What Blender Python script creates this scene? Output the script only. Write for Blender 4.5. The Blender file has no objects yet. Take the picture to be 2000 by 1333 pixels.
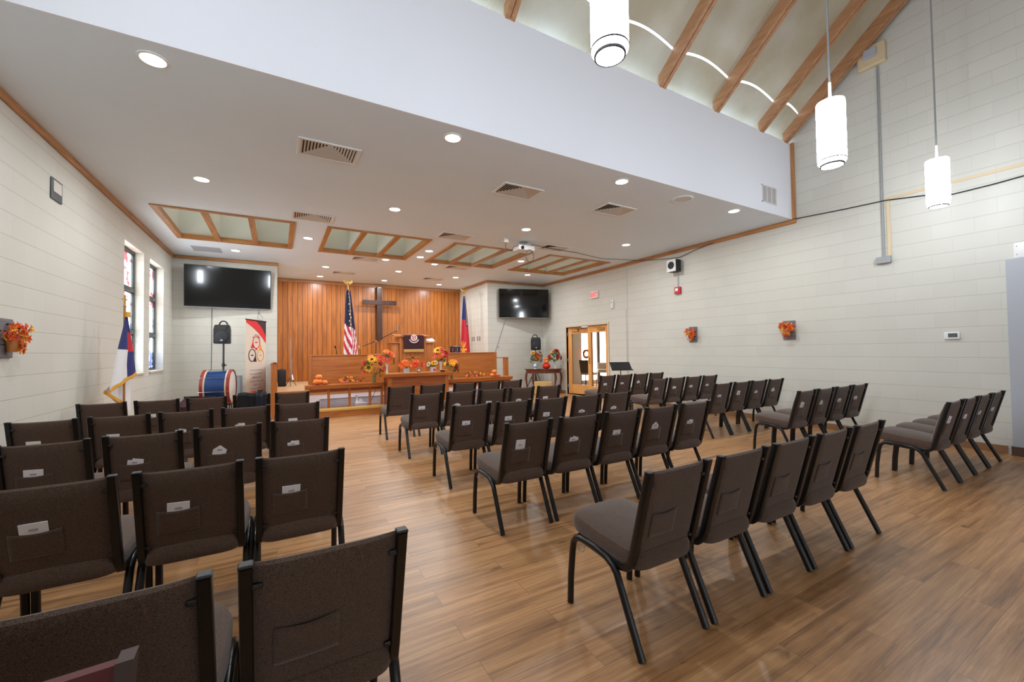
import bpy, bmesh, math, random
from mathutils import Vector, Matrix
random.seed(7)
S = bpy.context.scene
COL = S.collection
PI = math.pi

# ------------------------------------------------------------------ camera
YAW, PITCH, ROLL, HC, FPX = 0.5189, 0.0244, -0.0131, 1.3537, 803.16
fw = Vector((math.sin(YAW)*math.cos(PITCH), math.cos(YAW)*math.cos(PITCH), math.sin(PITCH)))
rt = Vector((math.cos(YAW), -math.sin(YAW), 0)); up = rt.cross(fw)
r2 = rt*math.cos(ROLL)+up*math.sin(ROLL); u2 = -rt*math.sin(ROLL)+up*math.cos(ROLL)
cam = bpy.data.objects.new('camera', bpy.data.cameras.new('camera'))
COL.objects.link(cam)
cam.matrix_world = Matrix(((r2.x, u2.x, -fw.x, 0), (r2.y, u2.y, -fw.y, 0), (r2.z, u2.z, -fw.z, HC), (0, 0, 0, 1)))
cam.data.sensor_width = 36.0
cam.data.lens = 36.0*FPX/2000.0
cam.data.clip_start = 0.05
S.camera = cam

# ------------------------------------------------------------------ world, exposure
W = bpy.data.worlds.new('world'); S.world = W; W.use_nodes = True
bg = W.node_tree.nodes['Background']
bg.inputs[0].default_value = (0.74, 0.87, 1.0, 1); bg.inputs[1].default_value = 1.7
S.view_settings.view_transform = 'Standard'
S.view_settings.look = 'None'
S.view_settings.gamma = 1.0
S.view_settings.use_curve_mapping = False
S.view_settings.exposure = 0.92
DOWN_W = 11.5        # watts of one recessed light
PEND_E = 22.0        # emission of a pendant shade
S.cycles.use_denoising = True
S.cycles.max_bounces = 7
S.cycles.adaptive_threshold = 0.015
S.cycles.sample_clamp_indirect = 6.0

# ------------------------------------------------------------------ room numbers
XL, XR, H, YT, YW, YF, YB = -2.024, 7.891, 3.605, 11.653, 13.903, 3.771, -5.0
AX0, AX1 = 0.0, 5.78          # alcove sides
SZ = 0.52                     # stage floor

# ------------------------------------------------------------------ material helpers
def lin(c):
    return tuple(((v/255.0)/12.92 if v/255.0 <= 0.04045 else ((v/255.0+0.055)/1.055)**2.4) for v in c)+(1.0,)
class NT:
    def __init__(s, name):
        s.m = bpy.data.materials.new(name); s.m.use_nodes = True
        s.t = s.m.node_tree; s.b = s.t.nodes['Principled BSDF']
    def n(s, typ, **kw):
        nd = s.t.nodes.new(typ)
        for k, v in kw.items():
            if k.startswith('i_'):
                key = k[2:]
                nd.inputs[int(key) if key.isdigit() else key.replace('_', ' ')].default_value = v
            else: setattr(nd, k, v)
        return nd
    def l(s, a, b): s.t.links.new(a, b)
def mat(name, c, rough=0.6, metal=0.0, emit=None, es=0.0, spec=0.5, var=0.0, vs=8.0, bump=0.0, bs=60.0, alpha=None, trans=0.0, coat=0.0):
    t = NT(name); b = t.b
    col = lin(c)
    b.inputs['Base Color'].default_value = col
    b.inputs['Roughness'].default_value = rough
    b.inputs['Metallic'].default_value = metal
    b.inputs['Specular IOR Level'].default_value = spec
    b.inputs['Coat Weight'].default_value = coat
    b.inputs['Transmission Weight'].default_value = trans
    if emit:
        b.inputs['Emission Color'].default_value = lin(emit); b.inputs['Emission Strength'].default_value = es
    tc = None
    if var or bump: tc = t.n('ShaderNodeTexCoord')
    if var:
        nz = t.n('ShaderNodeTexNoise', i_Scale=vs, i_Detail=4.0); t.l(tc.outputs['Object'], nz.inputs['Vector'])
        mx = t.n('ShaderNodeMix', data_type='RGBA')
        mx.inputs[6].default_value = tuple(max(0, v*(1-var)) for v in col[:3])+(1,)
        mx.inputs[7].default_value = tuple(min(1, v*(1+var)) for v in col[:3])+(1,)
        t.l(nz.outputs['Fac'], mx.inputs[0]); t.l(mx.outputs[2], b.inputs['Base Color'])
    if bump:
        nb = t.n('ShaderNodeTexNoise', i_Scale=bs, i_Detail=5.0); t.l(tc.outputs['Object'], nb.inputs['Vector'])
        bp = t.n('ShaderNodeBump', i_Strength=bump, i_Distance=0.01)
        t.l(nb.outputs['Fac'], bp.inputs['Height']); t.l(bp.outputs['Normal'], b.inputs['Normal'])
    return t.m
def wood(name, c1, c2, axis='z', rough=0.4, scale=1.0, boards=0.0, baxis='x'):
    """grain runs along axis; boards = width of grooved boards across baxis"""
    t = NT(name); b = t.b
    tc = t.n('ShaderNodeTexCoord'); mp = t.n('ShaderNodeMapping')
    sc = [22*scale]*3; sc['xyz'.index(axis)] = 1.6*scale
    mp.inputs['Scale'].default_value = sc
    t.l(tc.outputs['Object'], mp.inputs['Vector'])
    vec = mp.outputs['Vector']
    rnd = None
    if boards:
        sp = t.n('ShaderNodeSeparateXYZ'); t.l(tc.outputs['Object'], sp.inputs[0])
        dv = t.n('ShaderNodeMath', operation='DIVIDE'); t.l(sp.outputs['xyz'.index(baxis)], dv.inputs[0]); dv.inputs[1].default_value = boards
        fl = t.n('ShaderNodeMath', operation='FLOOR'); t.l(dv.outputs[0], fl.inputs[0])
        fr = t.n('ShaderNodeMath', operation='FRACT'); t.l(dv.outputs[0], fr.inputs[0])
        wn = t.n('ShaderNodeTexWhiteNoise', noise_dimensions='1D'); t.l(fl.outputs[0], wn.inputs['W'])
        rnd = wn.outputs['Value']
        ad = t.n('ShaderNodeVectorMath', operation='ADD'); t.l(vec, ad.inputs[0])
        sc2 = t.n('ShaderNodeVectorMath', operation='SCALE'); t.l(wn.outputs['Color'], sc2.inputs[0]); sc2.inputs['Scale'].default_value = 30.0
        t.l(sc2.outputs[0], ad.inputs[1]); vec = ad.outputs[0]
    nz = t.n('ShaderNodeTexNoise', i_Scale=1.0, i_Detail=6.0, i_Roughness=0.65, i_Distortion=0.6); t.l(vec, nz.inputs['Vector'])
    rp = t.n('ShaderNodeValToRGB'); rp.color_ramp.elements[0].position = 0.33; rp.color_ramp.elements[1].position = 0.68
    rp.color_ramp.elements[0].color = lin(c2); rp.color_ramp.elements[1].color = lin(c1)
    t.l(nz.outputs['Fac'], rp.inputs[0]); out = rp.outputs[0]
    if boards:
        hv = t.n('ShaderNodeHueSaturation'); mr = t.n('ShaderNodeMapRange'); mr.inputs['To Min'].default_value = 0.9; mr.inputs['To Max'].default_value = 1.08
        t.l(rnd, mr.inputs[0]); t.l(mr.outputs[0], hv.inputs['Value']); t.l(out, hv.inputs['Color'])
        gr = t.n('ShaderNodeMath', operation='COMPARE'); t.l(fr.outputs[0], gr.inputs[0]); gr.inputs[1].default_value = 0.03; gr.inputs[2].default_value = 0.05
        mx = t.n('ShaderNodeMix', data_type='RGBA'); t.l(gr.outputs[0], mx.inputs[0]); t.l(hv.outputs[0], mx.inputs[6]); mx.inputs[7].default_value = lin((70, 35, 12))
        out = mx.outputs[2]
        bp = t.n('ShaderNodeBump', i_Strength=0.6, i_Distance=0.006, invert=True); t.l(gr.outputs[0], bp.inputs['Height']); t.l(bp.outputs['Normal'], b.inputs['Normal'])
    t.l(out, b.inputs['Base Color'])
    b.inputs['Roughness'].default_value = rough
    return t.m
def block_mat(name, c, ax):
    t = NT(name); b = t.b
    tc = t.n('ShaderNodeTexCoord'); sp = t.n('ShaderNodeSeparateXYZ'); t.l(tc.outputs['Object'], sp.inputs[0])
    cb = t.n('ShaderNodeCombineXYZ'); t.l(sp.outputs[ax], cb.inputs[0])
    ad = t.n('ShaderNodeMath', operation='ADD'); t.l(sp.outputs[2], ad.inputs[0]); ad.inputs[1].default_value = 0.2032*10-0.172
    t.l(ad.outputs[0], cb.inputs[1])
    br = t.n('ShaderNodeTexBrick', offset=0.5)
    for k, v in (('Scale', 1.0), ('Mortar Size', 0.0035), ('Mortar Smooth', 0.4), ('Brick Width', 0.4064), ('Row Height', 0.2032), ('Bias', 0.0)): br.inputs[k].default_value = v
    br.inputs['Color1'].default_value = (1, 1, 1, 1); br.inputs['Color2'].default_value = (0.965, 0.965, 0.965, 1); br.inputs['Mortar'].default_value = (0.93, 0.93, 0.925, 1)
    t.l(cb.outputs[0], br.inputs['Vector'])
    rw = t.n('ShaderNodeMath', operation='DIVIDE'); t.l(ad.outputs[0], rw.inputs[0]); rw.inputs[1].default_value = 0.2032
    fr = t.n('ShaderNodeMath', operation='FRACT'); t.l(rw.outputs[0], fr.inputs[0])
    ln = t.n('ShaderNodeMath', operation='COMPARE'); t.l(fr.outputs[0], ln.inputs[0]); ln.inputs[1].default_value = 0.0; ln.inputs[2].default_value = 0.028
    mxl = t.n('ShaderNodeMix', data_type='RGBA'); mxl.inputs[7].default_value = (0.74, 0.73, 0.71, 1); t.l(ln.outputs[0], mxl.inputs[0]); t.l(br.outputs['Color'], mxl.inputs[6])
    nz = t.n('ShaderNodeTexNoise', i_Scale=1.3, i_Detail=3.0); t.l(tc.outputs['Object'], nz.inputs['Vector'])
    mr = t.n('ShaderNodeMapRange'); mr.inputs['To Min'].default_value = 0.93; mr.inputs['To Max'].default_value = 1.03; t.l(nz.outputs['Fac'], mr.inputs[0])
    mx = t.n('ShaderNodeMix', data_type='RGBA', blend_type='MULTIPLY'); mx.inputs[0].default_value = 1.0
    t.l(mxl.outputs[2], mx.inputs[6]); mx.inputs[7].default_value = lin(c)
    m2 = t.n('ShaderNodeVectorMath', operation='SCALE'); t.l(mx.outputs[2], m2.inputs[0]); t.l(mr.outputs[0], m2.inputs['Scale'])
    t.l(m2.outputs[0], b.inputs['Base Color'])
    fine = t.n('ShaderNodeTexNoise', i_Scale=90.0, i_Detail=4.0); t.l(tc.outputs['Object'], fine.inputs['Vector'])
    h = t.n('ShaderNodeMath', operation='MULTIPLY_ADD'); t.l(br.outputs['Fac'], h.inputs[0]); h.inputs[1].default_value = -1.0
    f2 = t.n('ShaderNodeMath', operation='MULTIPLY'); t.l(fine.outputs['Fac'], f2.inputs[0]); f2.inputs[1].default_value = 0.35
    t.l(f2.outputs[0], h.inputs[2])
    bp = t.n('ShaderNodeBump', i_Strength=0.35, i_Distance=0.004); t.l(h.outputs[0], bp.inputs['Height']); t.l(bp.outputs['Normal'], b.inputs['Normal'])
    b.inputs['Roughness'].default_value = 0.55
    return t.m
def floor_mat():
    t = NT('vinyl_plank'); b = t.b
    tc = t.n('ShaderNodeTexCoord')
    br = t.n('ShaderNodeTexBrick', offset=0.37, offset_frequency=2)
    for k, v in (('Scale', 1.0), ('Mortar Size', 0.0012), ('Mortar Smooth', 0.2), ('Brick Width', 1.22), ('Row Height', 0.152), ('Bias', 0.0)): br.inputs[k].default_value = v
    br.inputs['Color1'].default_value = (0, 0, 0, 1); br.inputs['Color2'].default_value = (1, 1, 1, 1); br.inputs['Mortar'].default_value = (0.5, 0.5, 0.5, 1)
    t.l(tc.outputs['Object'], br.inputs['Vector'])
    shift = t.n('ShaderNodeVectorMath', operation='SCALE'); t.l(br.outputs['Color'], shift.inputs[0]); shift.inputs['Scale'].default_value = 37.0
    ad = t.n('ShaderNodeVectorMath', operation='ADD'); t.l(tc.outputs['Object'], ad.inputs[0]); t.l(shift.outputs[0], ad.inputs[1])
    def noise(scx, scy, det, rough, dist=0.0):
        mp = t.n('ShaderNodeMapping'); mp.inputs['Scale'].default_value = (scx, scy, 1); t.l(ad.outputs[0], mp.inputs['Vector'])
        nz = t.n('ShaderNodeTexNoise', i_Scale=1.0, i_Detail=det, i_Roughness=rough, i_Distortion=dist); t.l(mp.outputs[0], nz.inputs['Vector']); return nz.outputs['Fac']
    a = noise(0.75, 15, 6.0, 0.68, 0.5); g = noise(2.2, 62, 5.0, 0.75, 0.4); k = noise(2.4, 8, 2.0, 0.5, 2.0)
    rp = t.n('ShaderNodeValToRGB'); e = rp.color_ramp.elements
    e[0].position = 0.30; e[0].color = lin((128, 90, 58)); e[1].position = 0.72; e[1].color = lin((206, 158, 110))
    x = e.new(0.48); x.color = lin((178, 130, 86))
    t.l(a, rp.inputs[0])
    mg = t.n('ShaderNodeMapRange'); mg.inputs['From Min'].default_value = 0.3; mg.inputs['From Max'].default_value = 0.7; mg.inputs['To Min'].default_value = 0.72; mg.inputs['To Max'].default_value = 1.19; t.l(g, mg.inputs[0])
    mb_ = t.n('ShaderNodeMapRange'); mb_.inputs['To Min'].default_value = 0.90; mb_.inputs['To Max'].default_value = 1.08
    sp = t.n('ShaderNodeSeparateColor'); t.l(br.outputs['Color'], sp.inputs[0]); t.l(sp.outputs[0], mb_.inputs[0])
    mk = t.n('ShaderNodeMapRange'); mk.inputs['From Min'].default_value = 0.68; mk.inputs['From Max'].default_value = 0.8; mk.inputs['To Min'].default_value = 1.0; mk.inputs['To Max'].default_value = 0.62; t.l(k, mk.inputs[0])
    mpv = t.n('ShaderNodeMapping'); mpv.inputs['Scale'].default_value = (1.5, 4.2, 1); t.l(ad.outputs[0], mpv.inputs['Vector'])
    vo = t.n('ShaderNodeTexVoronoi', i_Scale=1.0); t.l(mpv.outputs[0], vo.inputs['Vector'])
    kn = t.n('ShaderNodeMapRange'); kn.inputs['From Min'].default_value = 0.02; kn.inputs['From Max'].default_value = 0.085; kn.inputs['To Min'].default_value = 0.42; kn.inputs['To Max'].default_value = 1.0; t.l(vo.outputs['Distance'], kn.inputs[0])
    v0_ = t.n('ShaderNodeMath', operation='MULTIPLY'); t.l(mk.outputs[0], v0_.inputs[0]); t.l(kn.outputs[0], v0_.inputs[1]); mk = v0_
    v = t.n('ShaderNodeMath', operation='MULTIPLY'); t.l(mg.outputs[0], v.inputs[0]); t.l(mb_.outputs[0], v.inputs[1])
    v2 = t.n('ShaderNodeMath', operation='MULTIPLY'); t.l(v.outputs[0], v2.inputs[0]); t.l(mk.outputs[0], v2.inputs[1])
    sc = t.n('ShaderNodeVectorMath', operation='SCALE'); t.l(rp.outputs[0], sc.inputs[0]); t.l(v2.outputs[0], sc.inputs['Scale'])
    mo = t.n('ShaderNodeMix', data_type='RGBA'); t.l(br.outputs['Fac'], mo.inputs[0]); t.l(sc.outputs[0], mo.inputs[6]); mo.inputs[7].default_value = lin((122, 86, 62))
    t.l(mo.outputs[2], b.inputs['Base Color'])
    b.inputs['Roughness'].default_value = 0.36
    bp = t.n('ShaderNodeBump', i_Strength=0.08, i_Distance=0.003); t.l(g, bp.inputs['Height']); t.l(bp.outputs['Normal'], b.inputs['Normal'])
    return t.m
def fabric_mat(name, c1, c2):
    t = NT(name); b = t.b; tc = t.n('ShaderNodeTexCoord')
    nz = t.n('ShaderNodeTexNoise', i_Scale=330.0, i_Detail=3.0, i_Roughness=0.8); t.l(tc.outputs['Object'], nz.inputs['Vector'])
    rp = t.n('ShaderNodeValToRGB'); e = rp.color_ramp.elements; e[0].position = 0.35; e[1].position = 0.68; e[0].color = lin(c2); e[1].color = lin(c1)
    t.l(nz.outputs['Fac'], rp.inputs[0]); t.l(rp.outputs[0], b.inputs['Base Color'])
    b.inputs['Roughness'].default_value = 0.95; b.inputs['Specular IOR Level'].default_value = 0.1
    b.inputs['Sheen Weight'].default_value = 0.25
    bp = t.n('ShaderNodeBump', i_Strength=0.25, i_Distance=0.002); t.l(nz.outputs['Fac'], bp.inputs['Height']); t.l(bp.outputs['Normal'], b.inputs['Normal'])
    return t.m
def panel_mat():
    """stained translucent ribbed roof sheet"""
    t = NT('roof_sheet'); b = t.b; tc = t.n('ShaderNodeTexCoord')
    nz = t.n('ShaderNodeTexNoise', i_Scale=1.6, i_Detail=5.0); t.l(tc.outputs['Object'], nz.inputs['Vector'])
    rp = t.n('ShaderNodeValToRGB'); e = rp.color_ramp.elements; e[0].position = 0.35; e[1].position = 0.65; e[0].color = lin((180, 168, 142)); e[1].color = lin((198, 191, 174))
    t.l(nz.outputs['Fac'], rp.inputs[0]); t.l(rp.outputs[0], b.inputs['Base Color'])
    b.inputs['Roughness'].default_value = 0.5
    sp = t.n('ShaderNodeSeparateXYZ'); t.l(tc.outputs['Object'], sp.inputs[0])
    m = t.n('ShaderNodeMath', operation='MULTIPLY'); t.l(sp.outputs[0], m.inputs[0]); m.inputs[1].default_value = 2*PI/0.022
    s_ = t.n('ShaderNodeMath', operation='SINE'); t.l(m.outputs[0], s_.inputs[0])
    bp = t.n('ShaderNodeBump', i_Strength=0.25, i_Distance=0.004); t.l(s_.outputs[0], bp.inputs['Height']); t.l(bp.outputs['Normal'], b.inputs['Normal'])
    tr = t.n('ShaderNodeBsdfTranslucent'); t.l(rp.outputs[0], tr.inputs[0])
    mx = t.n('ShaderNodeMixShader'); mx.inputs[0].default_value = 0.035
    out = t.t.nodes['Material Output']; t.l(b.outputs[0], mx.inputs[1]); t.l(tr.outputs[0], mx.inputs[2]); t.l(mx.outputs[0], out.inputs[0])
    return t.m
def glassart_mat(name, seed):
    t = NT(name); b = t.b; tc = t.n('ShaderNodeTexCoord')
    mp = t.n('ShaderNodeMapping'); mp.inputs['Location'].default_value = (seed, seed*2.3, 0); t.l(tc.outputs['Object'], mp.inputs[0])
    nz = t.n('ShaderNodeTexNoise', i_Scale=4.5, i_Detail=2.0, i_Distortion=1.6); t.l(mp.outputs[0], nz.inputs['Vector'])
    gt = t.n('ShaderNodeMath', operation='GREATER_THAN'); t.l(nz.outputs['Fac'], gt.inputs[0]); gt.inputs[1].default_value = 0.535
    sp = t.n('ShaderNodeSeparateXYZ'); t.l(tc.outputs['Object'], sp.inputs[0])
    mr = t.n('ShaderNodeMapRange'); mr.inputs['From Min'].default_value = 1.05; mr.inputs['From Max'].default_value = 3.1; t.l(sp.outputs[2], mr.inputs[0])
    rp = t.n('ShaderNodeValToRGB'); e = rp.color_ramp.elements
    e[0].position = 0.0; e[0].color = lin((30, 70, 200)); e[1].position = 1.0; e[1].color = lin((220, 20, 60))
    for p_, c_ in ((0.25, (60, 90, 210)), (0.42, (170, 170, 190)), (0.6, (230, 90, 110)), (0.75, (225, 20, 60))):
        x = e.new(p_); x.color = lin(c_)
    t.l(mr.outputs[0], rp.inputs[0])
    mx = t.n('ShaderNodeMix', data_type='RGBA'); t.l(gt.outputs[0], mx.inputs[0]); mx.inputs[6].default_value = (2.7, 3.0, 3.0, 1); t.l(rp.outputs[0], mx.inputs[7])
    t.l(mx.outputs[2], b.inputs['Emission Color']); b.inputs['Base Color'].default_value = (.5, .5, .5, 1)
    b.inputs['Emission Strength'].default_value = 1.25
    b.inputs['Roughness'].default_value = 0.2
    return t.m

M = {}
WALLC = (213, 211, 201)
M['wall_x'] = block_mat('painted_block_side', WALLC, 1)
M['wall_y'] = block_mat('painted_block_end', WALLC, 0)
M['paint'] = mat('white_paint', (240, 242, 250), 0.6)
M['ceil'] = mat('ceiling_paint', (228, 241, 253), 0.7, var=0.04, vs=1.2, bump=0.12, bs=9)
M['coffer'] = mat('coffer_paint', (226, 229, 222), 0.6)
M['floor'] = floor_mat()
M['trim_x'] = wood('stained_trim_x', (206, 148, 92), (158, 106, 62), 'x')
M['trim_y'] = wood('stained_trim_y', (206, 148, 92), (158, 106, 62), 'y')
M['trim_z'] = wood('stained_trim_z', (206, 148, 92), (158, 106, 62), 'z')
M['beam'] = wood('rafter_wood', (196, 146, 104), (162, 114, 78), 'y', 0.5)
M['oak_z'] = wood('golden_oak_z', (192, 118, 56), (156, 86, 36), 'z', 0.32, 0.8)
M['oak_x'] = wood('golden_oak_x', (192, 118, 56), (156, 86, 36), 'x', 0.3, 0.8)
M['oak_d'] = wood('golden_oak_dark', (168, 94, 46), (128, 66, 28), 'x', 0.4)
M['panel'] = wood('wall_boards', (200, 122, 50), (154, 86, 30), 'z', 0.3, 0.7, boards=0.133, baxis='x')
M['mahog'] = wood('dark_cross_wood', (78, 42, 28), (44, 24, 18), 'z', 0.4)
M['cherry'] = wood('cherry_wood', (122, 62, 38), (84, 38, 22), 'x', 0.3)
M['door'] = wood('maple_door', (238, 176, 104), (222, 150, 82), 'z', 0.35, 0.6)
M['greywood'] = wood('weathered_wood', (142, 138, 140), (96, 92, 96), 'y', 0.8)
M['stage'] = mat('stage_carpet', (190, 150, 112), 0.9, var=0.06, vs=40)
M['roof'] = panel_mat()
M['base'] = mat('brown_baseboard', (150, 112, 80), 0.5)
M['darkbase'] = mat('dark_baseboard', (88, 66, 54), 0.5)
M['greyblue'] = mat('blue_grey_paint', (176, 180, 188), 0.5)
M['black'] = mat('black_metal', (22, 22, 24), 0.32, 0.0, spec=0.6)
M['frame'] = mat('chair_frame_black', (13, 13, 15), 0.3, 0.0, spec=0.5)
M['fabric'] = fabric_mat('tweed_brown', (114, 93, 81), (54, 41, 35))
M['blackp'] = mat('black_plastic', (28, 29, 32), 0.5)
M['grillb'] = mat('black_grille', (38, 40, 45), 0.6, bump=0.5, bs=300)
M['screen'] = mat('screen_glass', (6, 6, 8), 0.09, spec=0.5, coat=0.3)
M['white'] = mat('white_plastic', (232, 232, 230), 0.4)
M['paper'] = mat('white_paper', (240, 240, 246), 0.7)
M['ink'] = mat('grey_print', (176, 176, 186), 0.7)
M['vent'] = mat('vent_enamel', (214, 208, 200), 0.45)
M['ventdark'] = mat('vent_dark', (40, 38, 36), 0.8)
M['galv'] = mat('galvanised_steel', (158, 161, 163), 0.4, 0.2)
M['chrome'] = mat('chrome', (210, 210, 212), 0.15, 1.0)
M['brass'] = mat('brass', (205, 170, 95), 0.3, 0.8)
M['gold'] = mat('gold_velvet', (204, 164, 84), 0.7, var=0.08, vs=30)
M['goldf'] = mat('gold_fringe', (222, 160, 50), 0.7)
M['lamp'] = mat('lit_lens', (255, 255, 255), 0.5, emit=(255, 252, 248), es=6.0)
M['shade'] = mat('lit_pendant_glass', (255, 255, 255), 0.5, emit=(238, 246, 255), es=PEND_E)
M['seam'] = mat('pendant_ring', (30, 24, 30), 0.5)
M['sky_top'] = mat('skylight_dome', (255, 255, 255), 0.5, emit=(236, 244, 232), es=.3)
M['bronze'] = mat('window_bronze', (86, 92, 94), 0.45, 0.4)
M['sill'] = mat('stone_sill', (200, 190, 176), 0.6)
M['red'] = mat('alarm_red', (196, 36, 44), 0.4)
M['flagred'] = mat('flag_red', (196, 36, 52), 0.7)
M['flagwhite'] = mat('flag_white', (226, 226, 228), 0.7)
M['flagblue'] = mat('flag_blue', (36, 44, 108), 0.7)
M['flagnavy'] = mat('flag_navy', (28, 32, 74), 0.7)
M['flagyel'] = mat('flag_yellow', (240, 176, 40), 0.7)
M['maroon'] = mat('maroon_velvet', (50, 10, 20), 0.85)
M['shieldred'] = mat('crest_red', (190, 90, 98), 0.6)
M['crestpale'] = mat('crest_pale', (214, 196, 190), 0.6)
M['bannerbg'] = mat('banner_cream', (222, 208, 192), 0.6)
M['bannerred'] = mat('banner_red', (220, 42, 48), 0.6)
M['bannerdark'] = mat('banner_aubergine', (58, 38, 50), 0.6)
M['orange2'] = mat('banner_amber', (232, 160, 50), 0.6)
M['drumblue'] = mat('drum_blue', (22, 62, 118), 0.25, 0.3, coat=0.4)
M['drumred'] = mat('drum_red_hoop', (146, 44, 36), 0.35)
M['cream'] = mat('cream_strip', (214, 196, 168), 0.5)
M['drumhead'] = mat('drum_head', (225, 222, 214), 0.5)
M['winedrum'] = mat('wine_drum', (60, 14, 22), 0.2, coat=0.5)
M['navycloth'] = mat('navy_cloth', (36, 40, 52), 0.9, var=0.2, vs=20)
M['blackcloth'] = mat('black_cloth', (24, 26, 30), 0.9)
M['pumpkin'] = mat('pumpkin_orange', (240, 130, 50), 0.5, var=0.12, vs=12)
M['redpump'] = mat('red_lacquer', (214, 46, 30), 0.25, var=0.1)
M['stem'] = mat('dry_stem', (120, 100, 60), 0.8)
M['leafg'] = mat('leaf_green', (74, 96, 40), 0.7, var=0.2)
M['leafy'] = mat('leaf_yellow', (236, 170, 54), 0.7, var=0.1)
M['leafo'] = mat('leaf_orange', (232, 96, 30), 0.7, var=0.15)
M['leafr'] = mat('leaf_rust', (158, 52, 34), 0.7, var=0.2)
M['bloomy'] = mat('sunflower_yellow', (250, 180, 40), 0.7, var=0.08)
M['bloomo'] = mat('bloom_orange', (245, 124, 52), 0.7, var=0.12)
M['bloomc'] = mat('bloom_coral', (240, 96, 52), 0.7, var=0.12)
M['bloomp'] = mat('bloom_pink', (230, 112, 84), 0.7, var=0.1)
M['bloomr'] = mat('bloom_red', (190, 44, 40), 0.7, var=0.15)
M['bloomw'] = mat('bloom_cream', (246, 232, 200), 0.7)
M['core'] = mat('flower_core', (70, 40, 24), 0.9)
M['vase'] = mat('clear_vase', (214, 222, 222), 0.12, spec=0.8, alpha=1)
M['amber'] = mat('amber_jar', (190, 120, 60), 0.15)
M['vasegreen'] = mat('green_vase', (110, 130, 80), 0.3)
M['tin'] = mat('printed_tin', (206, 208, 222), 0.4)
M['silver'] = mat('silver_foil', (180, 176, 180), 0.25, 0.8)
M['straw'] = mat('straw', (216, 178, 116), 0.9, var=0.25, vs=60, bump=1.0, bs=120)
M['bottle'] = mat('clear_bottle', (206, 218, 226), 0.2)
M['bluelabel'] = mat('blue_label', (90, 140, 190), 0.5)
M['grillewhite'] = mat('grille_white', (196, 194, 204), 0.5)
M['switch'] = mat('switch_bronze', (130, 124, 112), 0.4, 0.3)
M['beige'] = mat('beige_raceway', (216, 196, 160), 0.5)
M['exitred'] = mat('exit_letters', (225, 40, 50), 0.4, emit=(240, 40, 50), es=0.35)
M['exitface'] = mat('exit_face', (240, 206, 202), 0.4, emit=(255, 190, 185), es=0.05)
M['lobby'] = mat('lobby_paint', (240, 236, 226), 0.6)
M['lobbylit'] = mat('lobby_daylight', (255, 255, 255), 0.5, emit=(255, 250, 240), es=2.6)
M['redvinyl'] = mat('red_vinyl', (84, 16, 12), 0.6)
M['brownwood'] = mat('dark_brown_wood', (60, 38, 30), 0.6)
M['magenta'] = mat('magenta_drape', (190, 30, 80), 0.8)
M['taupe'] = mat('taupe_metal', (110, 98, 90), 0.5)
gl = NT('window_pane'); gl.b.inputs['Transmission Weight'].default_value = 1.0; gl.b.inputs['Roughness'].default_value = 0.0; gl.b.inputs['IOR'].default_value = 1.02; gl.b.inputs['Base Color'].default_value = (1, 1, 1, 1)
M['pane'] = gl.m
M['art1'] = glassart_mat('stained_glass_a', 0.0)
M['art2'] = glassart_mat('stained_glass_b', 5.1)

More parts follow.
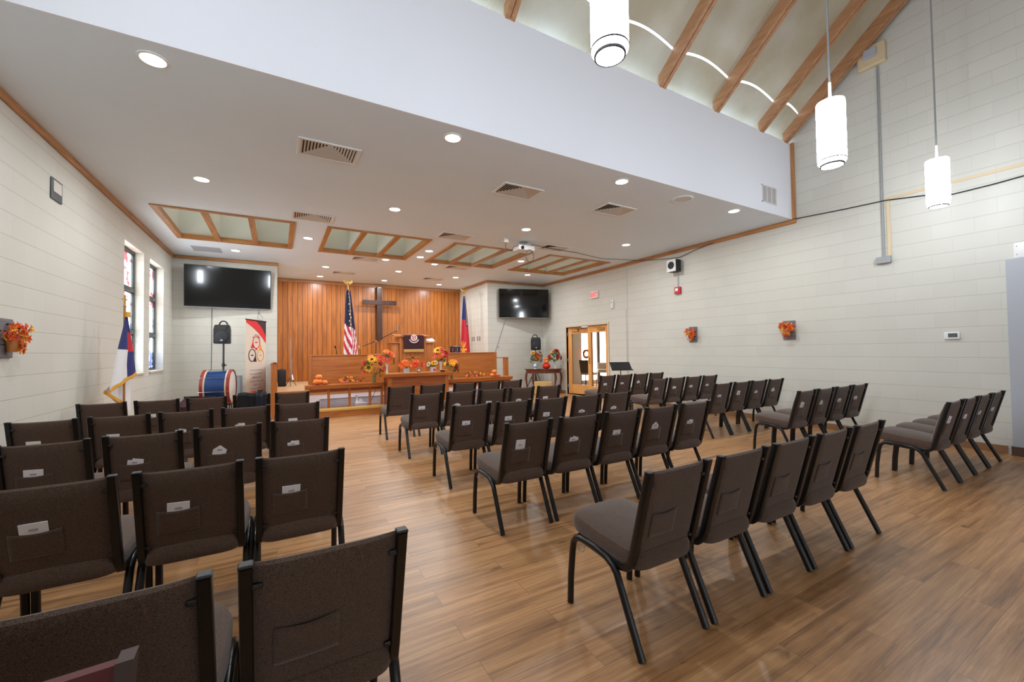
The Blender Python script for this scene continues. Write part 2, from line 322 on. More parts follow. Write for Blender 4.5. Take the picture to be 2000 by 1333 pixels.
# ------------------------------------------------------------------ mesh builder
class MB:
    def __init__(s): s.b = bmesh.new(); s.mi = 0
    def _f(s, vs):
        try: f = s.b.faces.new(vs); f.material_index = s.mi; return f
        except ValueError: return None
    def box(s, x0, x1, y0, y1, z0, z1, bev=0.0, seg=2, mtx=None):
        v = [Vector((x, y, z)) for x in (x0, x1) for y in (y0, y1) for z in (z0, z1)]
        tb = bmesh.new(); q = [tb.verts.new(p) for p in v]
        for f in ((0, 1, 3, 2), (4, 6, 7, 5), (0, 4, 5, 1), (2, 3, 7, 6), (0, 2, 6, 4), (1, 5, 7, 3)): tb.faces.new([q[i] for i in f])
        if bev: bmesh.ops.bevel(tb, geom=tb.edges[:], offset=bev, segments=seg, profile=0.5, affect='EDGES')
        s.merge(tb, mtx); return s
    def merge(s, tb, mtx=None):
        mp = {}
        for v in tb.verts: mp[v] = s.b.verts.new(mtx @ v.co if mtx else v.co)
        for f in tb.faces: s._f([mp[v] for v in f.verts])
        tb.free(); return s
    def ring_loft(s, rings, cap=True, closed=True):
        R = [[s.b.verts.new(p) for p in r] for r in rings]
        for a, b in zip(R[:-1], R[1:]):
            n = len(a)
            for i in range(n if closed else n-1): s._f((a[i], a[(i+1) % n], b[(i+1) % n], b[i]))
        if cap and closed: s._f(R[0][::-1]); s._f(R[-1])
        return R
    def tube(s, pts, r, n=8, rx=None, side=None):
        pts = [Vector(p) for p in pts]; rings = []
        u = None
        for i, p in enumerate(pts):
            d = (pts[min(i+1, len(pts)-1)]-pts[max(i-1, 0)]).normalized()
            if side is not None: a = Vector(side); a = (a-d*a.dot(d)).normalized()
            elif u is None:
                a = Vector((0, 0, 1)) if abs(d.z) < 0.9 else Vector((1, 0, 0)); a = (a-d*a.dot(d)).normalized()
            else: a = (u-d*u.dot(d)).normalized()
            u = a; c = d.cross(a)
            rr = r[i] if isinstance(r, (list, tuple)) else r
            r1 = rx if rx else rr
            rings.append([p+a*(r1*math.cos(2*PI*k/n+PI/n))+c*(rr*math.sin(2*PI*k/n+PI/n)) for k in range(n)])
        s.ring_loft(rings); return s
    def bar(s, pts, w, t, side=(1, 0, 0)):
        """flat bar of width w along side and thickness t"""
        pts = [Vector(p) for p in pts]; rings = []
        for i, p in enumerate(pts):
            d = (pts[min(i+1, len(pts)-1)]-pts[max(i-1, 0)]).normalized()
            a = Vector(side); a = (a-d*a.dot(d)).normalized(); c = d.cross(a)
            rings.append([p+a*(w/2*i_)+c*(t/2*j_) for i_, j_ in ((1, .7), (.8, 1), (-.8, 1), (-1, .7), (-1, -.7), (-.8, -1), (.8, -1), (1, -.7))])
        s.ring_loft(rings); return s
    def cyl(s, c, r, z0, z1, n=24, r2=None):
        r2 = r if r2 is None else r2
        s.ring_loft([[Vector((c[0]+q*math.cos(2*PI*k/n), c[1]+q*math.sin(2*PI*k/n), z)) for k in range(n)] for q, z in ((r, z0), (r2, z1))]); return s
    def lathe(s, prof, c=(0, 0, 0), n=20, mtx=None, wob=None, ring=False):
        rings = []
        for r, z in prof:
            ring = []
            for k in range(n):
                a = 2*PI*k/n; q = max(r, 0.0005)*(wob(a) if wob else 1.0)
                p = Vector((c[0]+q*math.cos(a), c[1]+q*math.sin(a), c[2]+z)); ring.append(mtx @ p if mtx else p)
            rings.append(ring)
        s.ring_loft(rings+[rings[0]] if False else rings, cap=not ring)
        return s
    def ball(s, c, r, n=10, sz=1.0):
        s.lathe([(r*math.sin(PI*k/6), -r*sz*math.cos(PI*k/6)) for k in range(7)], c, n); return s
    def poly(s, pts): s._f([s.b.verts.new(p) for p in pts]); return s
    def prism(s, pts, d):
        d = Vector(d); a = [s.b.verts.new(p) for p in pts]; b = [s.b.verts.new(Vector(p)+d) for p in pts]; n = len(a)
        s._f(a[::-1]); s._f(b)
        for i in range(n): s._f((a[i], a[(i+1) % n], b[(i+1) % n], b[i]))
        return s
    def grid(s, fn, nu, nv, mi=None):
        V = [[s.b.verts.new(fn(i/nu, j/nv)) for j in range(nv+1)] for i in range(nu+1)]
        for i in range(nu):
            for j in range(nv):
                f = s._f((V[i][j], V[i+1][j], V[i+1][j+1], V[i][j+1]))
                if f and mi: f.material_index = mi((i+.5)/nu, (j+.5)/nv)
        return s
    def done(s, name, mats, parent=None, smooth=False, loc=None, rz=0.0):
        bmesh.ops.recalc_face_normals(s.b, faces=s.b.faces)
        me = bpy.data.meshes.new(name); s.b.to_mesh(me); s.b.free()
        for m in (mats if isinstance(mats, (list, tuple)) else [mats]): me.materials.append(M[m] if isinstance(m, str) else m)
        if smooth:
            me.polygons.foreach_set('use_smooth', [True]*len(me.polygons))
            try: me.set_sharp_from_angle(angle=math.radians(38))
            except Exception: pass
        o = bpy.data.objects.new(name, me); COL.objects.link(o)
        if parent: o.parent = parent
        if loc: o.location = loc
        if rz: o.rotation_euler.z = rz
        return o
def thing(name, label, cat, loc=(0, 0, 0), rz=0.0, group=None):
    o = bpy.data.objects.new(name, None); COL.objects.link(o); o.empty_display_size = 0.1
    o.location = loc; o.rotation_euler = (0, 0, rz); o['label'] = label; o['category'] = cat
    if group: o['group'] = group
    return o
def tag(o, label, cat, group=None):
    o['label'] = label; o['category'] = cat
    if group: o['group'] = group
    return o
def struct(o):
    o['kind'] = 'structure'; return o
def tree_copy(o, parent=None):
    c = o.copy(); COL.objects.link(c)
    if parent: c.parent = parent
    for ch in [x for x in KIDS.get(o.name, ())]: tree_copy(ch, c)
    return c
KIDS = {}
def note_kids(o):
    ks = list(o.children); KIDS[o.name] = ks
    for k in ks: note_kids(k)
def rel(name, *a, **k): pass

# ================================================================== ROOM SHELL
struct(MB().box(XL-.3, XR+.3, YB-.3, YW+.2, -0.1, 0).done('floor', 'floor'))
# left wall with two window openings
WIN = [(8.33, 9.40), (9.77, 10.83)]; WZ0, WZ1 = 1.06, 3.14; WT = 0.30
mb = MB()
mb.box(XL-WT, XL, YB, WIN[0][0], 0, 4.1); mb.box(XL-WT, XL, 2.8, YF+.15, 4.1, 5.0); mb.box(XL-WT, XL, YB, -4.2, 4.1, 5.0)
for q in ((-2.6, -2.3), (-.8, -.4), (1.1, 1.4)): mb.box(XL-WT, XL, q[0], q[1], 4.1, 5.0)
mb.box(XL-WT, XL, WIN[0][1], WIN[1][0], 0, H+.1); mb.box(XL-WT, XL, WIN[1][1], YT+.3, 0, H+.1)
for a, b in WIN: mb.box(XL-WT, XL, a, b, 0, WZ0); mb.box(XL-WT, XL, a, b, WZ1, H+.1)
# gable part over the near room
RS = 0.82; RZ = 4.93; YR = -0.6
def roofz(y, off=0.0):
    y0 = y if y >= YR else 2*YR-y
    return RZ+off+RS*(YF-y0)
def gable(x0, x1, mbb):
    pts = [(x0, YB, 5.0), (x0, YF+.15, 5.0), (x0, YF+.15, roofz(YF)+.35), (x0, YR, roofz(YR)+.45), (x0, YB, roofz(YB)+.35)]
    mbb.prism([Vector(p) for p in pts], (x1-x0, 0, 0))
CW = [(-4.2, -2.6), (-2.3, -.8), (-.4, 1.1), (1.4, 2.8)]  # unseen clerestory openings, added to bring daylight onto the fascia and right gable
def gcol(ya, yb, z0, z1=None):
    top = lambda y: roofz(y)+.45 if z1 is None else z1
    ys = [ya]+([YR] if ya < YR < yb else [])+[yb]
    for p_, q_ in zip(ys[:-1], ys[1:]): mb.prism([Vector((XL-WT, p_, z0)), Vector((XL-WT, q_, z0)), Vector((XL-WT, q_, top(q_))), Vector((XL-WT, p_, top(p_)))], (WT, 0, 0))
prev = YB
for ya, yb in CW:
    gcol(prev, ya, 5.0); prev = yb
    zt_ = min(roofz(ya), roofz(yb))-.15
    gcol(ya, yb, zt_)
gcol(prev, YF+.15, 5.0)
struct(mb.done('wall_left', 'wall_x'))
mb = MB()
DY0, DY1, DZ = 8.50, 10.36, 2.065
mb.box(XR, XR+.25, YB, DY0, 0, 3.7); mb.box(XR, XR+.25, DY1, YT+.3, 0, 3.7); mb.box(XR, XR+.25, DY0, DY1, DZ, 3.7)
mb.box(XR, XR+.25, YB, YF+.15, 3.7, 5.0)
gable(XR, XR+.25, mb)
struct(mb.done('wall_right', 'wall_x'))
# end walls beside the alcove, alcove sides, boarded wall
struct(MB().box(XL-.3, AX0, YT, YT+.25, 0, H+.1).done('wall_front_left', 'wall_y'))
struct(MB().box(AX1, XR+.2, YT, YT+.25, 0, H+.1).done('wall_front_right', 'wall_y'))
struct(MB().box(AX0-.2, AX0, YT+.25, YW+.2, 0, H+.1).done('wall_alcove_left', 'wall_x'))
struct(MB().box(AX1, AX1+.2, YT+.25, YW+.2, 0, H+.1).done('wall_alcove_right', 'wall_x'))
struct(MB().box(AX0-.05, AX1+.05, YW, YW+.15, 0, H+.1).done('wall_front', 'panel'))
# rear wall behind the photographer, with unseen openings added to let daylight in
mb = MB(); xs = [XL-.2, -1.2, 1.6, 2.4, 5.2, 5.8, 7.2, XR+.2]
for i in range(0, 7, 2): mb.box(xs[i], xs[i+1], YB-.25, YB, 0, 5.2)
for i in range(1, 6, 2): mb.box(xs[i], xs[i+1], YB-.25, YB, 0, .25); mb.box(xs[i], xs[i+1], YB-.25, YB, 1.45, 5.2)
mb.box(XL-.2, XR+.2, YB-.25, YB, 5.2, roofz(YB)+.3)
struct(mb.done('wall_rear', 'wall_y'))
# flat ceiling with four coffers
CX = [(-1.63, .25), (.79, 2.67), (3.20, 5.08), (5.62, 7.50)]; CY0, CY1 = 7.88, 9.86
CX = [(-1.63, .25), (.79, 2.67), (3.19, 5.05), (5.55, 7.42)]
mb = MB(); Z1 = H+.06
mb.box(XL-.1, XR+.1, YF+.02, CY0, H, Z1); mb.box(XL-.1, XR+.1, CY1, YT+.05, H, Z1); mb.box(AX0-.05, AX1+.05, YT+.05, YW+.05, H, Z1)
prev = XL-.1
for a, b in CX: mb.box(prev, a, CY0, CY1, H, Z1); prev = b
mb.box(prev, XR+.1, CY0, CY1, H, Z1)
struct(mb.done('ceiling', 'ceil'))
for i, (a, b) in enumerate(CX):
    mb = MB(); ct = H+.85
    for q in ((a-.03, a, CY0-.03, CY1+.03), (b, b+.03, CY0-.03, CY1+.03), (a, b, CY0-.03, CY0), (a, b, CY1, CY1+.03)): mb.box(q[0], q[1], q[2], q[3], Z1, ct)
    w = (b-a)/3
    for k in (1, 2): mb.box(a+k*w-.02, a+k*w+.02, CY0, CY1, H+.03, ct-.2)
    c = struct(mb.done('ceiling_well', 'coffer'))
    c.name = 'ceiling.%03d' % (i+1)
    struct(MB().box(a, b, CY0, CY1, ct, ct+.03).done('window_%d' % (i+3), 'sky_top'))
    mb = MB(); t = .085
    mb.mi = 0
    mb.box(a-.02, b+.02, CY0-.02, CY0+t*.55, H-.02, H+.07); mb.box(a-.02, b+.02, CY1-t*.55, CY1+.02, H-.02, H+.07)
    mb.mi = 1
    mb.box(a-.02, a+t*.7, CY0, CY1, H-.019, H+.07); mb.box(b-t*.7, b+.02, CY0, CY1, H-.019, H+.07)
    for k in (1, 2): mb.box(a+k*w-.045, a+k*w+.045, CY0, CY1, H-.018, H+.03)
    struct(mb.done('trim_%d' % (i+1), ['trim_x', 'trim_y']))
# the fascia between low ceiling and high roof
struct(MB().box(XL-.05, XR, YF, YF+.02, H-.001, RZ+.02).done('wall_fascia', 'paint'))
# timber trims under the ceiling
def trimbox(n, m, *b): return struct(MB().box(*b, bev=.006, seg=1).done('trim_%d' % n, m))
trimbox(5, 'trim_y', XL, XL+.03, YF+.14, YT, H-.075, H-.004)
trimbox(6, 'trim_x', XL+.03, AX0+.02, YT-.03, YT, H-.075, H-.004)
trimbox(7, 'trim_x', AX0, AX1, YW-.03, YW, H-.10, H-.004)
trimbox(8, 'trim_y', AX1-.03, AX1, YT, YW-.03, H-.075, H-.004)
trimbox(9, 'trim_x', AX1-.02, XR-.03, YT-.03, YT, H-.075, H-.004)
trimbox(10, 'trim_y', XR-.03, XR, YF-.05, YT, H-.075, H-.004)
trimbox(11, 'trim_z', XR-.05, XR-.002, YF-.05, YF-.002, H-.0, RZ+.02)
# baseboards
struct(MB().box(XR-.012, XR, 1.42, DY0-.06, 0, .095).box(XR-.012, XR, DY1+.06, YT, 0, .095).done('baseboard_right', 'base'))
struct(MB().box(XL, XL+.012, YB, YT, 0, .095).done('baseboard_left', 'base'))
struct(MB().box(XL+.012, AX0-.13, YT-.012, YT, 0, .095).done('baseboard_front_left', 'base'))
struct(MB().box(AX1+.1, XR-.012, YT-.012, YT, 0, .095).done('baseboard_front_right', 'base'))
# door surround and blue grey pier at the right
struct(MB().box(XR-.035, XR, 7.78, DY0-.10, 0, 2.39).box(XR-.012, XR-.001, 7.75, 7.78, 0, H-.08).done('trim_12', 'wall_x'))
struct(MB().box(XR-.10, XR-.001, .2, 1.36, 0, 2.40).done('wall_pier', 'greyblue'))
struct(MB().box(XR-.112, XR-.10, .2, 1.36, 0, .11).box(XR-.112, XR-.0, 1.36, 1.372, 0, .11).done('baseboard_pier', 'darkbase'))
# rafters and roof sheets over the near room
RX = [-1.55, -.3, .95, 2.18, 3.41, 4.58, 5.77, 6.97, 7.72]
for i, x in enumerate(RX):
    mb = MB(); w = .06
    for s0, s1 in ((YF+.02, YR), (YR, YB)):
        z0, z1 = roofz(s0), roofz(s1)
        for xo in (-w, .006):
            mb.prism([Vector((x+xo, s0, z0)), Vector((x+xo, s1, z1)), Vector((x+xo, s1, z1+.2)), Vector((x+xo, s0, z0+.2))], (w-.006, 0, 0))
        mb.prism([Vector((x-.006, s0, z0+.02)), Vector((x-.006, s1, z1+.02)), Vector((x-.006, s1, z1+.19)), Vector((x-.006, s0, z0+.19))], (.012, 0, 0))
    struct(mb.done('trim_%d' % (13+i), 'beam'))
edges = [XL-.02]+RX+[XR+.02]
mbl, mbu = MB(), MB()
def vault(x0, x1, ya, yb, base, rise, nx=10, ny=1):
    def f(u, v):
        x = x0+(x1-x0)*u; y = ya+(yb-ya)*v
        return Vector((x, y, roofz(y, base)+rise*math.sin(PI*u)))
    return f
for a, b in zip(edges[:-1], edges[1:]):
    mbl.grid(vault(a, b, YF+.16, 3.545, .15, .11), 14, 1)
    mbu.grid(vault(a, b, 3.535, YR, .172, .11), 14, 6)
    mbu.grid(vault(a, b, YR, YB-.1, .172, .11), 14, 4)
o = struct(mbl.done('ceiling_sheet_low', 'roof', smooth=True)); o.name = 'ceiling.006'
o = struct(mbu.done('ceiling_sheet_high', 'roof', smooth=True)); o.name = 'ceiling.007'
# unseen opaque boarding added above the high sheets so only the eaves strip glows
mb = MB()
mb.prism([Vector((XL-.2, 3.30, roofz(3.30, .36))), Vector((XL-.2, YR, roofz(YR, .36))), Vector((XL-.2, YR, roofz(YR, .44))), Vector((XL-.2, 3.30, roofz(3.30, .44)))], (XR-XL+.4, 0, 0))
mb.prism([Vector((XL-.2, YR, roofz(YR, .36))), Vector((XL-.2, YB-.2, roofz(YB-.2, .36))), Vector((XL-.2, YB-.2, roofz(YB-.2, .44))), Vector((XL-.2, YR, roofz(YR, .44)))], (XR-XL+.4, 0, 0))
o = struct(mb.done('ceiling_sky_block', 'paint')); o.name = 'ceiling.008'
# stained glass windows in the left wall
for i, (a, b) in enumerate(WIN):
    xg = XL-.16
    w = thing('window_%d' % (i+1), '', ''); del w['label']; del w['category']; struct(w)
    g = MB().box(xg-.012, xg, a+.03, b-.03, WZ0+.03, WZ1-.03).done('stained_glass_pane', 'art%d' % (i+1), w)
    mb = MB(); f = .045
    mb.box(xg-.03, xg+.04, a, a+f, WZ0, WZ1); mb.box(xg-.03, xg+.04, b-f, b, WZ0, WZ1)
    mb.box(xg-.03, xg+.04, a+f, b-f, WZ0, WZ0+f); mb.box(xg-.03, xg+.04, a+f, b-f, WZ1-f, WZ1)
    for zz in (1.76, 2.47): mb.box(xg-.02, xg+.045, a+f, b-f, zz-.035, zz+.035)
    for z0, z1 in ((WZ0+f, 1.725), (1.795, 2.435), (2.505, WZ1-f)):
        for yy in (a+f, b-f-.022): mb.box(xg, xg+.025, yy, yy+.022, z0, z1)
        mb.box(xg, xg+.025, a+f, b-f, z0, z0+.02); mb.box(xg, xg+.025, a+f, b-f, z1-.02, z1)
    mb.done('window_frame', 'bronze', w)
    MB().box(xg+.04, XL+.03, a-.01, b+.01, WZ0-.025, WZ0+.012, bev=.004).done('window_sill', 'sill', w)
# double door and the bright lobby behind it
fx = XR
mb = MB(); f = .05
mb.box(fx-.02, fx+.14, DY0-f, DY0, 0, DZ+f); mb.box(fx-.02, fx+.14, DY1, DY1+f, 0, DZ+f); mb.box(fx-.02, fx+.14, DY0, DY1, DZ, DZ+f)
struct(mb.done('trim_22', 'cream'))
def door_leaf(n, hy, sgn, ang):
    d = thing('door_%d' % n, '', '', (fx+.07, hy, 0), ang); del d['label']; del d['category']; struct(d)
    L = .915; s = sgn
    def bx(m, x0, x1, y0, y1, z0, z1): y0, y1 = sorted((y0*s, y1*s)); m.box(x0, x1, y0, y1, z0, z1, bev=.003, seg=1)
    mb = MB()
    bx(mb, -.02, .02, 0.003, .15, .01, 2.055); bx(mb, -.02, .02, L-.15, L-.003, .01, 2.055); bx(mb, -.02, .02, .15, L-.15, .01, .30); bx(mb, -.02, .02, .15, L-.15, 1.86, 2.055)
    mb.done('door_frame', 'door', d)
    mb = MB(); bx(mb, -.004, .004, .15, L-.15, .30, 1.86); mb.done('door_glass', 'pane', d)
    mb = MB(); bx(mb, -.075, -.02, .18, .42, 1.93, 1.99)
    y = [.42*s, .75*s]; mb.tube([(-.05, .30*s, 2.0), (-.10, .55*s, 2.02), (-.03, .62*s, 2.04)], .009); mb.done('door_closer', 'brass', d)
    mb = MB()
    for z in (.25, 1.05, 1.85): bx(mb, -.034, -.02, -.01, .035, z-.055, z+.055)
    mb.done('hinge', 'galv', d)
    mb = MB(); bx(mb, -.03, -.02, L-.11, L-.05, .95, 1.15); mb.done('push_plate', 'brass', d)
    return d
door_leaf(1, DY1, -1, -math.radians(-14))
door_leaf(2, DY0, 1, 0.0)
LX = fx+.25; LX1 = 12.6; LY = 12.8
mb = MB()
mb.box(LX, LX1, 7.2, 7.25, 0, 2.7); mb.box(LX1, LX1+.05, 7.2, LY+.05, 0, 2.7); mb.box(XR+.26, 10.48, LY, LY+.05, 0, 2.7)
mb.box(10.48, LX1, LY, LY+.05, 0, .15); mb.box(10.48, LX1, LY, LY+.05, 2.3, 2.7); mb.box(XR+.25, XR+.26, YT+.3, LY, 0, 2.7)
struct(mb.done('wall_lobby', 'lobby'))
struct(MB().box(LX-.02, LX1+.05, 7.2, LY+.05, 2.7, 2.75).done('ceiling_lobby', 'lobby'))
struct(MB().box(LX-.25, LX1+.05, 7.2, LY+.05, -.08, 0).done('floor_lobby', 'stage'))
struct(MB().box(10.48, LX1, LY, LY+.05, .15, 2.3).done('window_7', 'lobbylit'))
struct(MB().box(11.25, 11.38, LY-.06, LY, .15, 2.3).box(12.2, 12.3, LY-.06, LY, .15, 2.3).done('trim_23', 'taupe'))

# ================================================================== CEILING FITTINGS
def downlight():
    t = thing('recessed_light', '', 'ceiling light')
    MB().lathe([(.078, 0), (.098, 0), (.098, -.006), (.08, -.010), (.078, -.004)], n=28, ring=True).done('trim_ring', 'white', t, True)
    MB().cyl((0, 0), .079, -.006, -.002, 28).done('lens', 'lamp', t)
    ld = bpy.data.lights.new('recessed_light_glow', 'AREA'); ld.shape = 'DISK'; ld.size = .15; ld.energy = DOWN_W; ld.color = (0.92, .97, 1.0); ld.spread = math.radians(180)
    lo = bpy.data.objects.new('recessed_light_glow', ld); COL.objects.link(lo); lo.parent = t; lo.location = (0, 0, -.014)
    return t
DL = [(-.82, 4.0, 'at the far left beside the white fascia'), (1.60, 4.0, 'below the middle of the white fascia'), (4.0, 3.99, 'in front of the slim air diffuser beside the round ceiling speaker'), (6.5, 3.99, 'closest to the fascia grille at the far right'),
      (-.84, 6.47, 'between the left wall and the first skylight coffer, near edge'), (1.6, 6.45, 'in front of the second skylight coffer'), (4.0, 6.42, 'in front of the third skylight coffer'), (6.5, 6.39, 'in front of the rightmost skylight coffer'),
      (-.78, 10.61, 'behind the first coffer beside the flat grey panel'), (.52, 8.85, 'between the first and second skylight coffers'), (2.93, 8.79, 'between the second and third coffers, nearer of the two'), (2.93, 9.44, 'between the second and third coffers, farther of the two'),
      (3.49, 10.05, 'behind the left corner of the third coffer'), (2.27, 10.07, 'behind the right half of the second coffer'), (1.09, 11.6, 'left front one over the stage'), (1.08, 13.1, 'left rear one over the stage by the boarded wall'),
      (2.92, 11.4, 'middle front one over the stage'), (2.9, 13.04, 'middle rear one over the stage above the cross'), (4.68, 11.58, 'right front one over the stage'), (4.68, 13.05, 'right rear one over the stage'),
      (5.30, 8.77, 'between the third and rightmost skylight coffers'), (6.43, 10.28, 'behind the rightmost coffer above the right television')]
d0 = downlight(); note_kids(d0)
for i, (x, y, where) in enumerate(DL):
    d = d0 if i == 0 else tree_copy(d0)
    d.location = (x, y, H); d['label'] = 'round recessed ceiling light ' + where; d['category'] = 'ceiling light'; d['group'] = 'recessed lights in the flat ceiling'
def diffuser(full=True):
    t = thing('air_diffuser', '', 'air vent'); a, b = .315, .21
    mb = MB(); f = .032
    for q in ((-a, a, -b, -b+f), (-a, a, b-f, b), (-a, -a+f, -b+f, b-f), (a-f, a, -b+f, b-f)): mb.box(q[0], q[1], q[2], q[3], -.014, 0, bev=.003, seg=1)
    mb.done('vent_frame', 'white', t)
    MB().box(-a+.02, a-.02, -b+.02, b-.02, -.002, -.0005).done('vent_gap_shade', 'ventdark', t)  # dark-coloured sheet stands in for the shade in the gaps between blades
    mb = MB(); n = 9
    for k in range(n):
        s = k/n; xa = (a-f)*(1-s); ya = -b+f; yt = ya+(2*(b-f))*(1-s)
        # three sided nested louvres opening toward the room front
        w = .012
        for p, q in (((-xa, ya), (-xa, yt)), ((xa, ya), (xa, yt)), ((-xa, yt), (xa, yt))):
            if xa < .02: continue
            if p[0] == q[0]:
                sg = 1 if p[0] < 0 else -1
                mb.prism([Vector((p[0], p[1], -.011)), Vector((q[0], q[1], -.011)), Vector((q[0]+sg*.018, q[1]-.01, -.003)), Vector((p[0]+sg*.018, p[1], -.003))], (0, 0, .0012))
            else:
                mb.prism([Vector((p[0], p[1], -.011)), Vector((q[0], q[1], -.011)), Vector((q[0]-.01, q[1]-.019, -.003)), Vector((p[0]+.01, p[1]-.019, -.003))], (0, 0, .0012))
    mb.done('louvre_blades', 'vent', t)
    return t
v0 = diffuser(); note_kids(v0)
VT = [(.50, 4.93, 0, 'nearest the left end of the white fascia'), (2.94, 4.93, 0, 'in front of the middle of the fascia'), (4.70, 4.87, 0, 'beside the round ceiling speaker'), (.51, 7.45, 0, 'between the first and second skylight coffers, near edge'),
      (3.0, 7.45, 0, 'between the second and third coffers, near edge'), (5.27, 7.31, 0, 'beside the ceiling projector'), (1.83, 10.22, 0, 'behind the second coffer'), (4.17, 10.22, 0, 'behind the third coffer'),
      (1.62, 12.28, 0, 'over the left of the stage behind the flag top'), (4.17, 12.15, 0, 'over the right of the stage')]
for i, (x, y, r, where) in enumerate(VT):
    d = v0 if i == 0 else tree_copy(v0)
    d.location = (x, y, H); d['label'] = 'cream louvred ceiling air diffuser ' + where; d['category'] = 'air vent'; d['group'] = 'air diffusers in the ceiling'
tag(MB().box(-.25, .25, -.23, .23, -.008, 0, bev=.003).done('ceiling_access_panel', 'greyblue', loc=(-1.30, 10.75, H)), 'flat pale grey ceiling panel behind the leftmost skylight coffer', 'panel')
t = thing('ceiling_speaker', 'round white ceiling speaker cover close to the fascia', 'speaker', (5.29, 4.04, H))
MB().lathe([(.12, 0), (.155, 0), (.155, -.008), (.13, -.014), (.12, -.008)], n=32, ring=True).done('speaker_rim', 'ceil', t, True)
MB().cyl((0, 0), .12, -.009, -.002, 32).done('speaker_grille', 'vent', t)
# grille on the fascia
t = thing('wall_return_grille', 'white three-section return air grille at the right end of the fascia', 'air vent', (7.135, YF, 3.905))
mb = MB()
for x in (-.215, -.075, .062, .20): mb.box(x, x+.015, -.012, 0, -.145, .145)
mb.box(-.215, .215, -.012, 0, .13, .145).box(-.215, .215, -.012, 0, -.145, -.13).done('grille_frame', 'white', t)
mb = MB()
for k in range(16): mb.box(-.2, .2, -.008, -.003, -.13+k*.0165, -.123+k*.0165)
mb.done('grille_bars', 'vent', t); MB().box(-.2, .2, -.002, -.0005, -.13, .13).done('grille_backing', 'ink', t)
# pendants
def pendant(L):
    t = thing('pendant_lamp', '', 'pendant lamp'); r = .102
    MB().lathe([(r*.3, 0), (r*.78, 0), (r*.80, .004), (r*.98, .03), (r, .05), (r, .53), (r*.97, .545), (r*.3, .55)], n=40).done('lamp_shade', 'shade', t, True)
    MB().lathe([(r*.75, -.003), (r*.83, -.003), (r*.845, .010), (r*.83, .012)], n=40, ring=True).done('bottom_ring', 'seam', t, True)
    MB().lathe([(r*.985, .038), (r*1.02, .041), (r*1.02, .047), (r*.985, .05)], n=40, ring=True).done('shade_ring', 'seam', t, True)
    MB().cyl((0, 0), .011, .55, .72, 10).cyl((0, 0), .02, .55, .565, 12).done('pendant_stem', 'white', t)
    MB().cyl((0, 0), .0085, .72, L-.03, 8).done('pendant_rod', 'galv', t)
    MB().cyl((0, 0), .055, L-.03, L, 20).done('ceiling_canopy', 'white', t)
    return t
for x, y, zb, where in ((1.585, 1.65, 2.965, 'nearest the camera, cut off by the top of the picture'), (4.11, 1.65, 2.90, 'in the middle beside the rafters'), (6.68, 1.65, 2.97, 'by the right wall'), (-.965, 1.65, 2.95, 'out of the picture at the left, mirrored in the left television')):
    p = pendant(roofz(y, .17)-zb); p.location = (x, y, zb); p['label'] = 'white lit cylinder pendant ' + where; p['group'] = 'cylinder pendants under the high roof'
# projector
t = thing('ceiling_projector', 'small white projector hanging from the ceiling with looping black cables', 'projector', (4.42, 7.20, H))
MB().cyl((0, 0), .09, -.015, 0, 20).cyl((0, 0), .02, -.10, -.015, 10).done('ceiling_mount', 'galv', t)
MB().box(-.19, .19, -.14, .14, -.20, -.10, bev=.02, seg=3).done('projector_body', 'white', t, True)
MB().tube([(-.12, -.14, -.16), (-.12, -.165, -.16)], .035, 14).done('projector_lens', 'black', t)
mb = MB(); mb.tube([(.05+.09*math.sin(a), -.15, -.20-.12+.13*math.cos(a)) for a in [2*PI*k/20 for k in range(21)]], .006, 6)
mb.tube([(-.18, -.10, -.12), (-.30, -.12, -.16), (-.36, -.13, -.24), (-.44, -.13, -.26), (-.50, -.13, -.2), (-.5, -.13, -.12)], .006, 6).done('projector_cable', 'blackp', t)
t = tag(MB().box(-.05, .05, -.05, .05, -.10, 0, bev=.005).done('ceiling_power_box', 'vent', loc=(3.93, 7.10, H)), 'small cream power box on the ceiling beside the projector', 'electrical box')
tag(MB().tube([(4.6, 7.2, H-.03), (5.2, 7.35, H-.015), (6.0, 7.4, H-.02), (6.9, 7.6, H-.02), (7.4, 7.45, H-.02), (7.83, 7.2, H-.05), (XR-.03, 6.8, H-.11), (XR-.03, 6.4, H-.16), (XR-.03, 6.1, H-.19), (XR-.03, 5.7, H-.11), (XR-.04, 5.3, H-.06)], .006, 6).done('ceiling_cable', 'blackp'), 'thin black cable running from the projector along the ceiling to the right wall', 'cable')
tag(MB().tube([(XR-.03, 3.72, 3.60), (XR-.026, 3.0, 3.55), (XR-.026, 2.5, 3.525), (XR-.026, 2.1, 3.46), (XR-.026, 1.8, 3.38), (XR-.026, 1.45, 3.385), (XR-.026, 1.2, 3.40), (XR-.026, .5, 3.42), (XR-.026, -.6, 3.44)], .008, 6).done('wall_cable', 'blackp'), 'black cable sagging across the upper right wall from the corner of the low ceiling', 'cable')

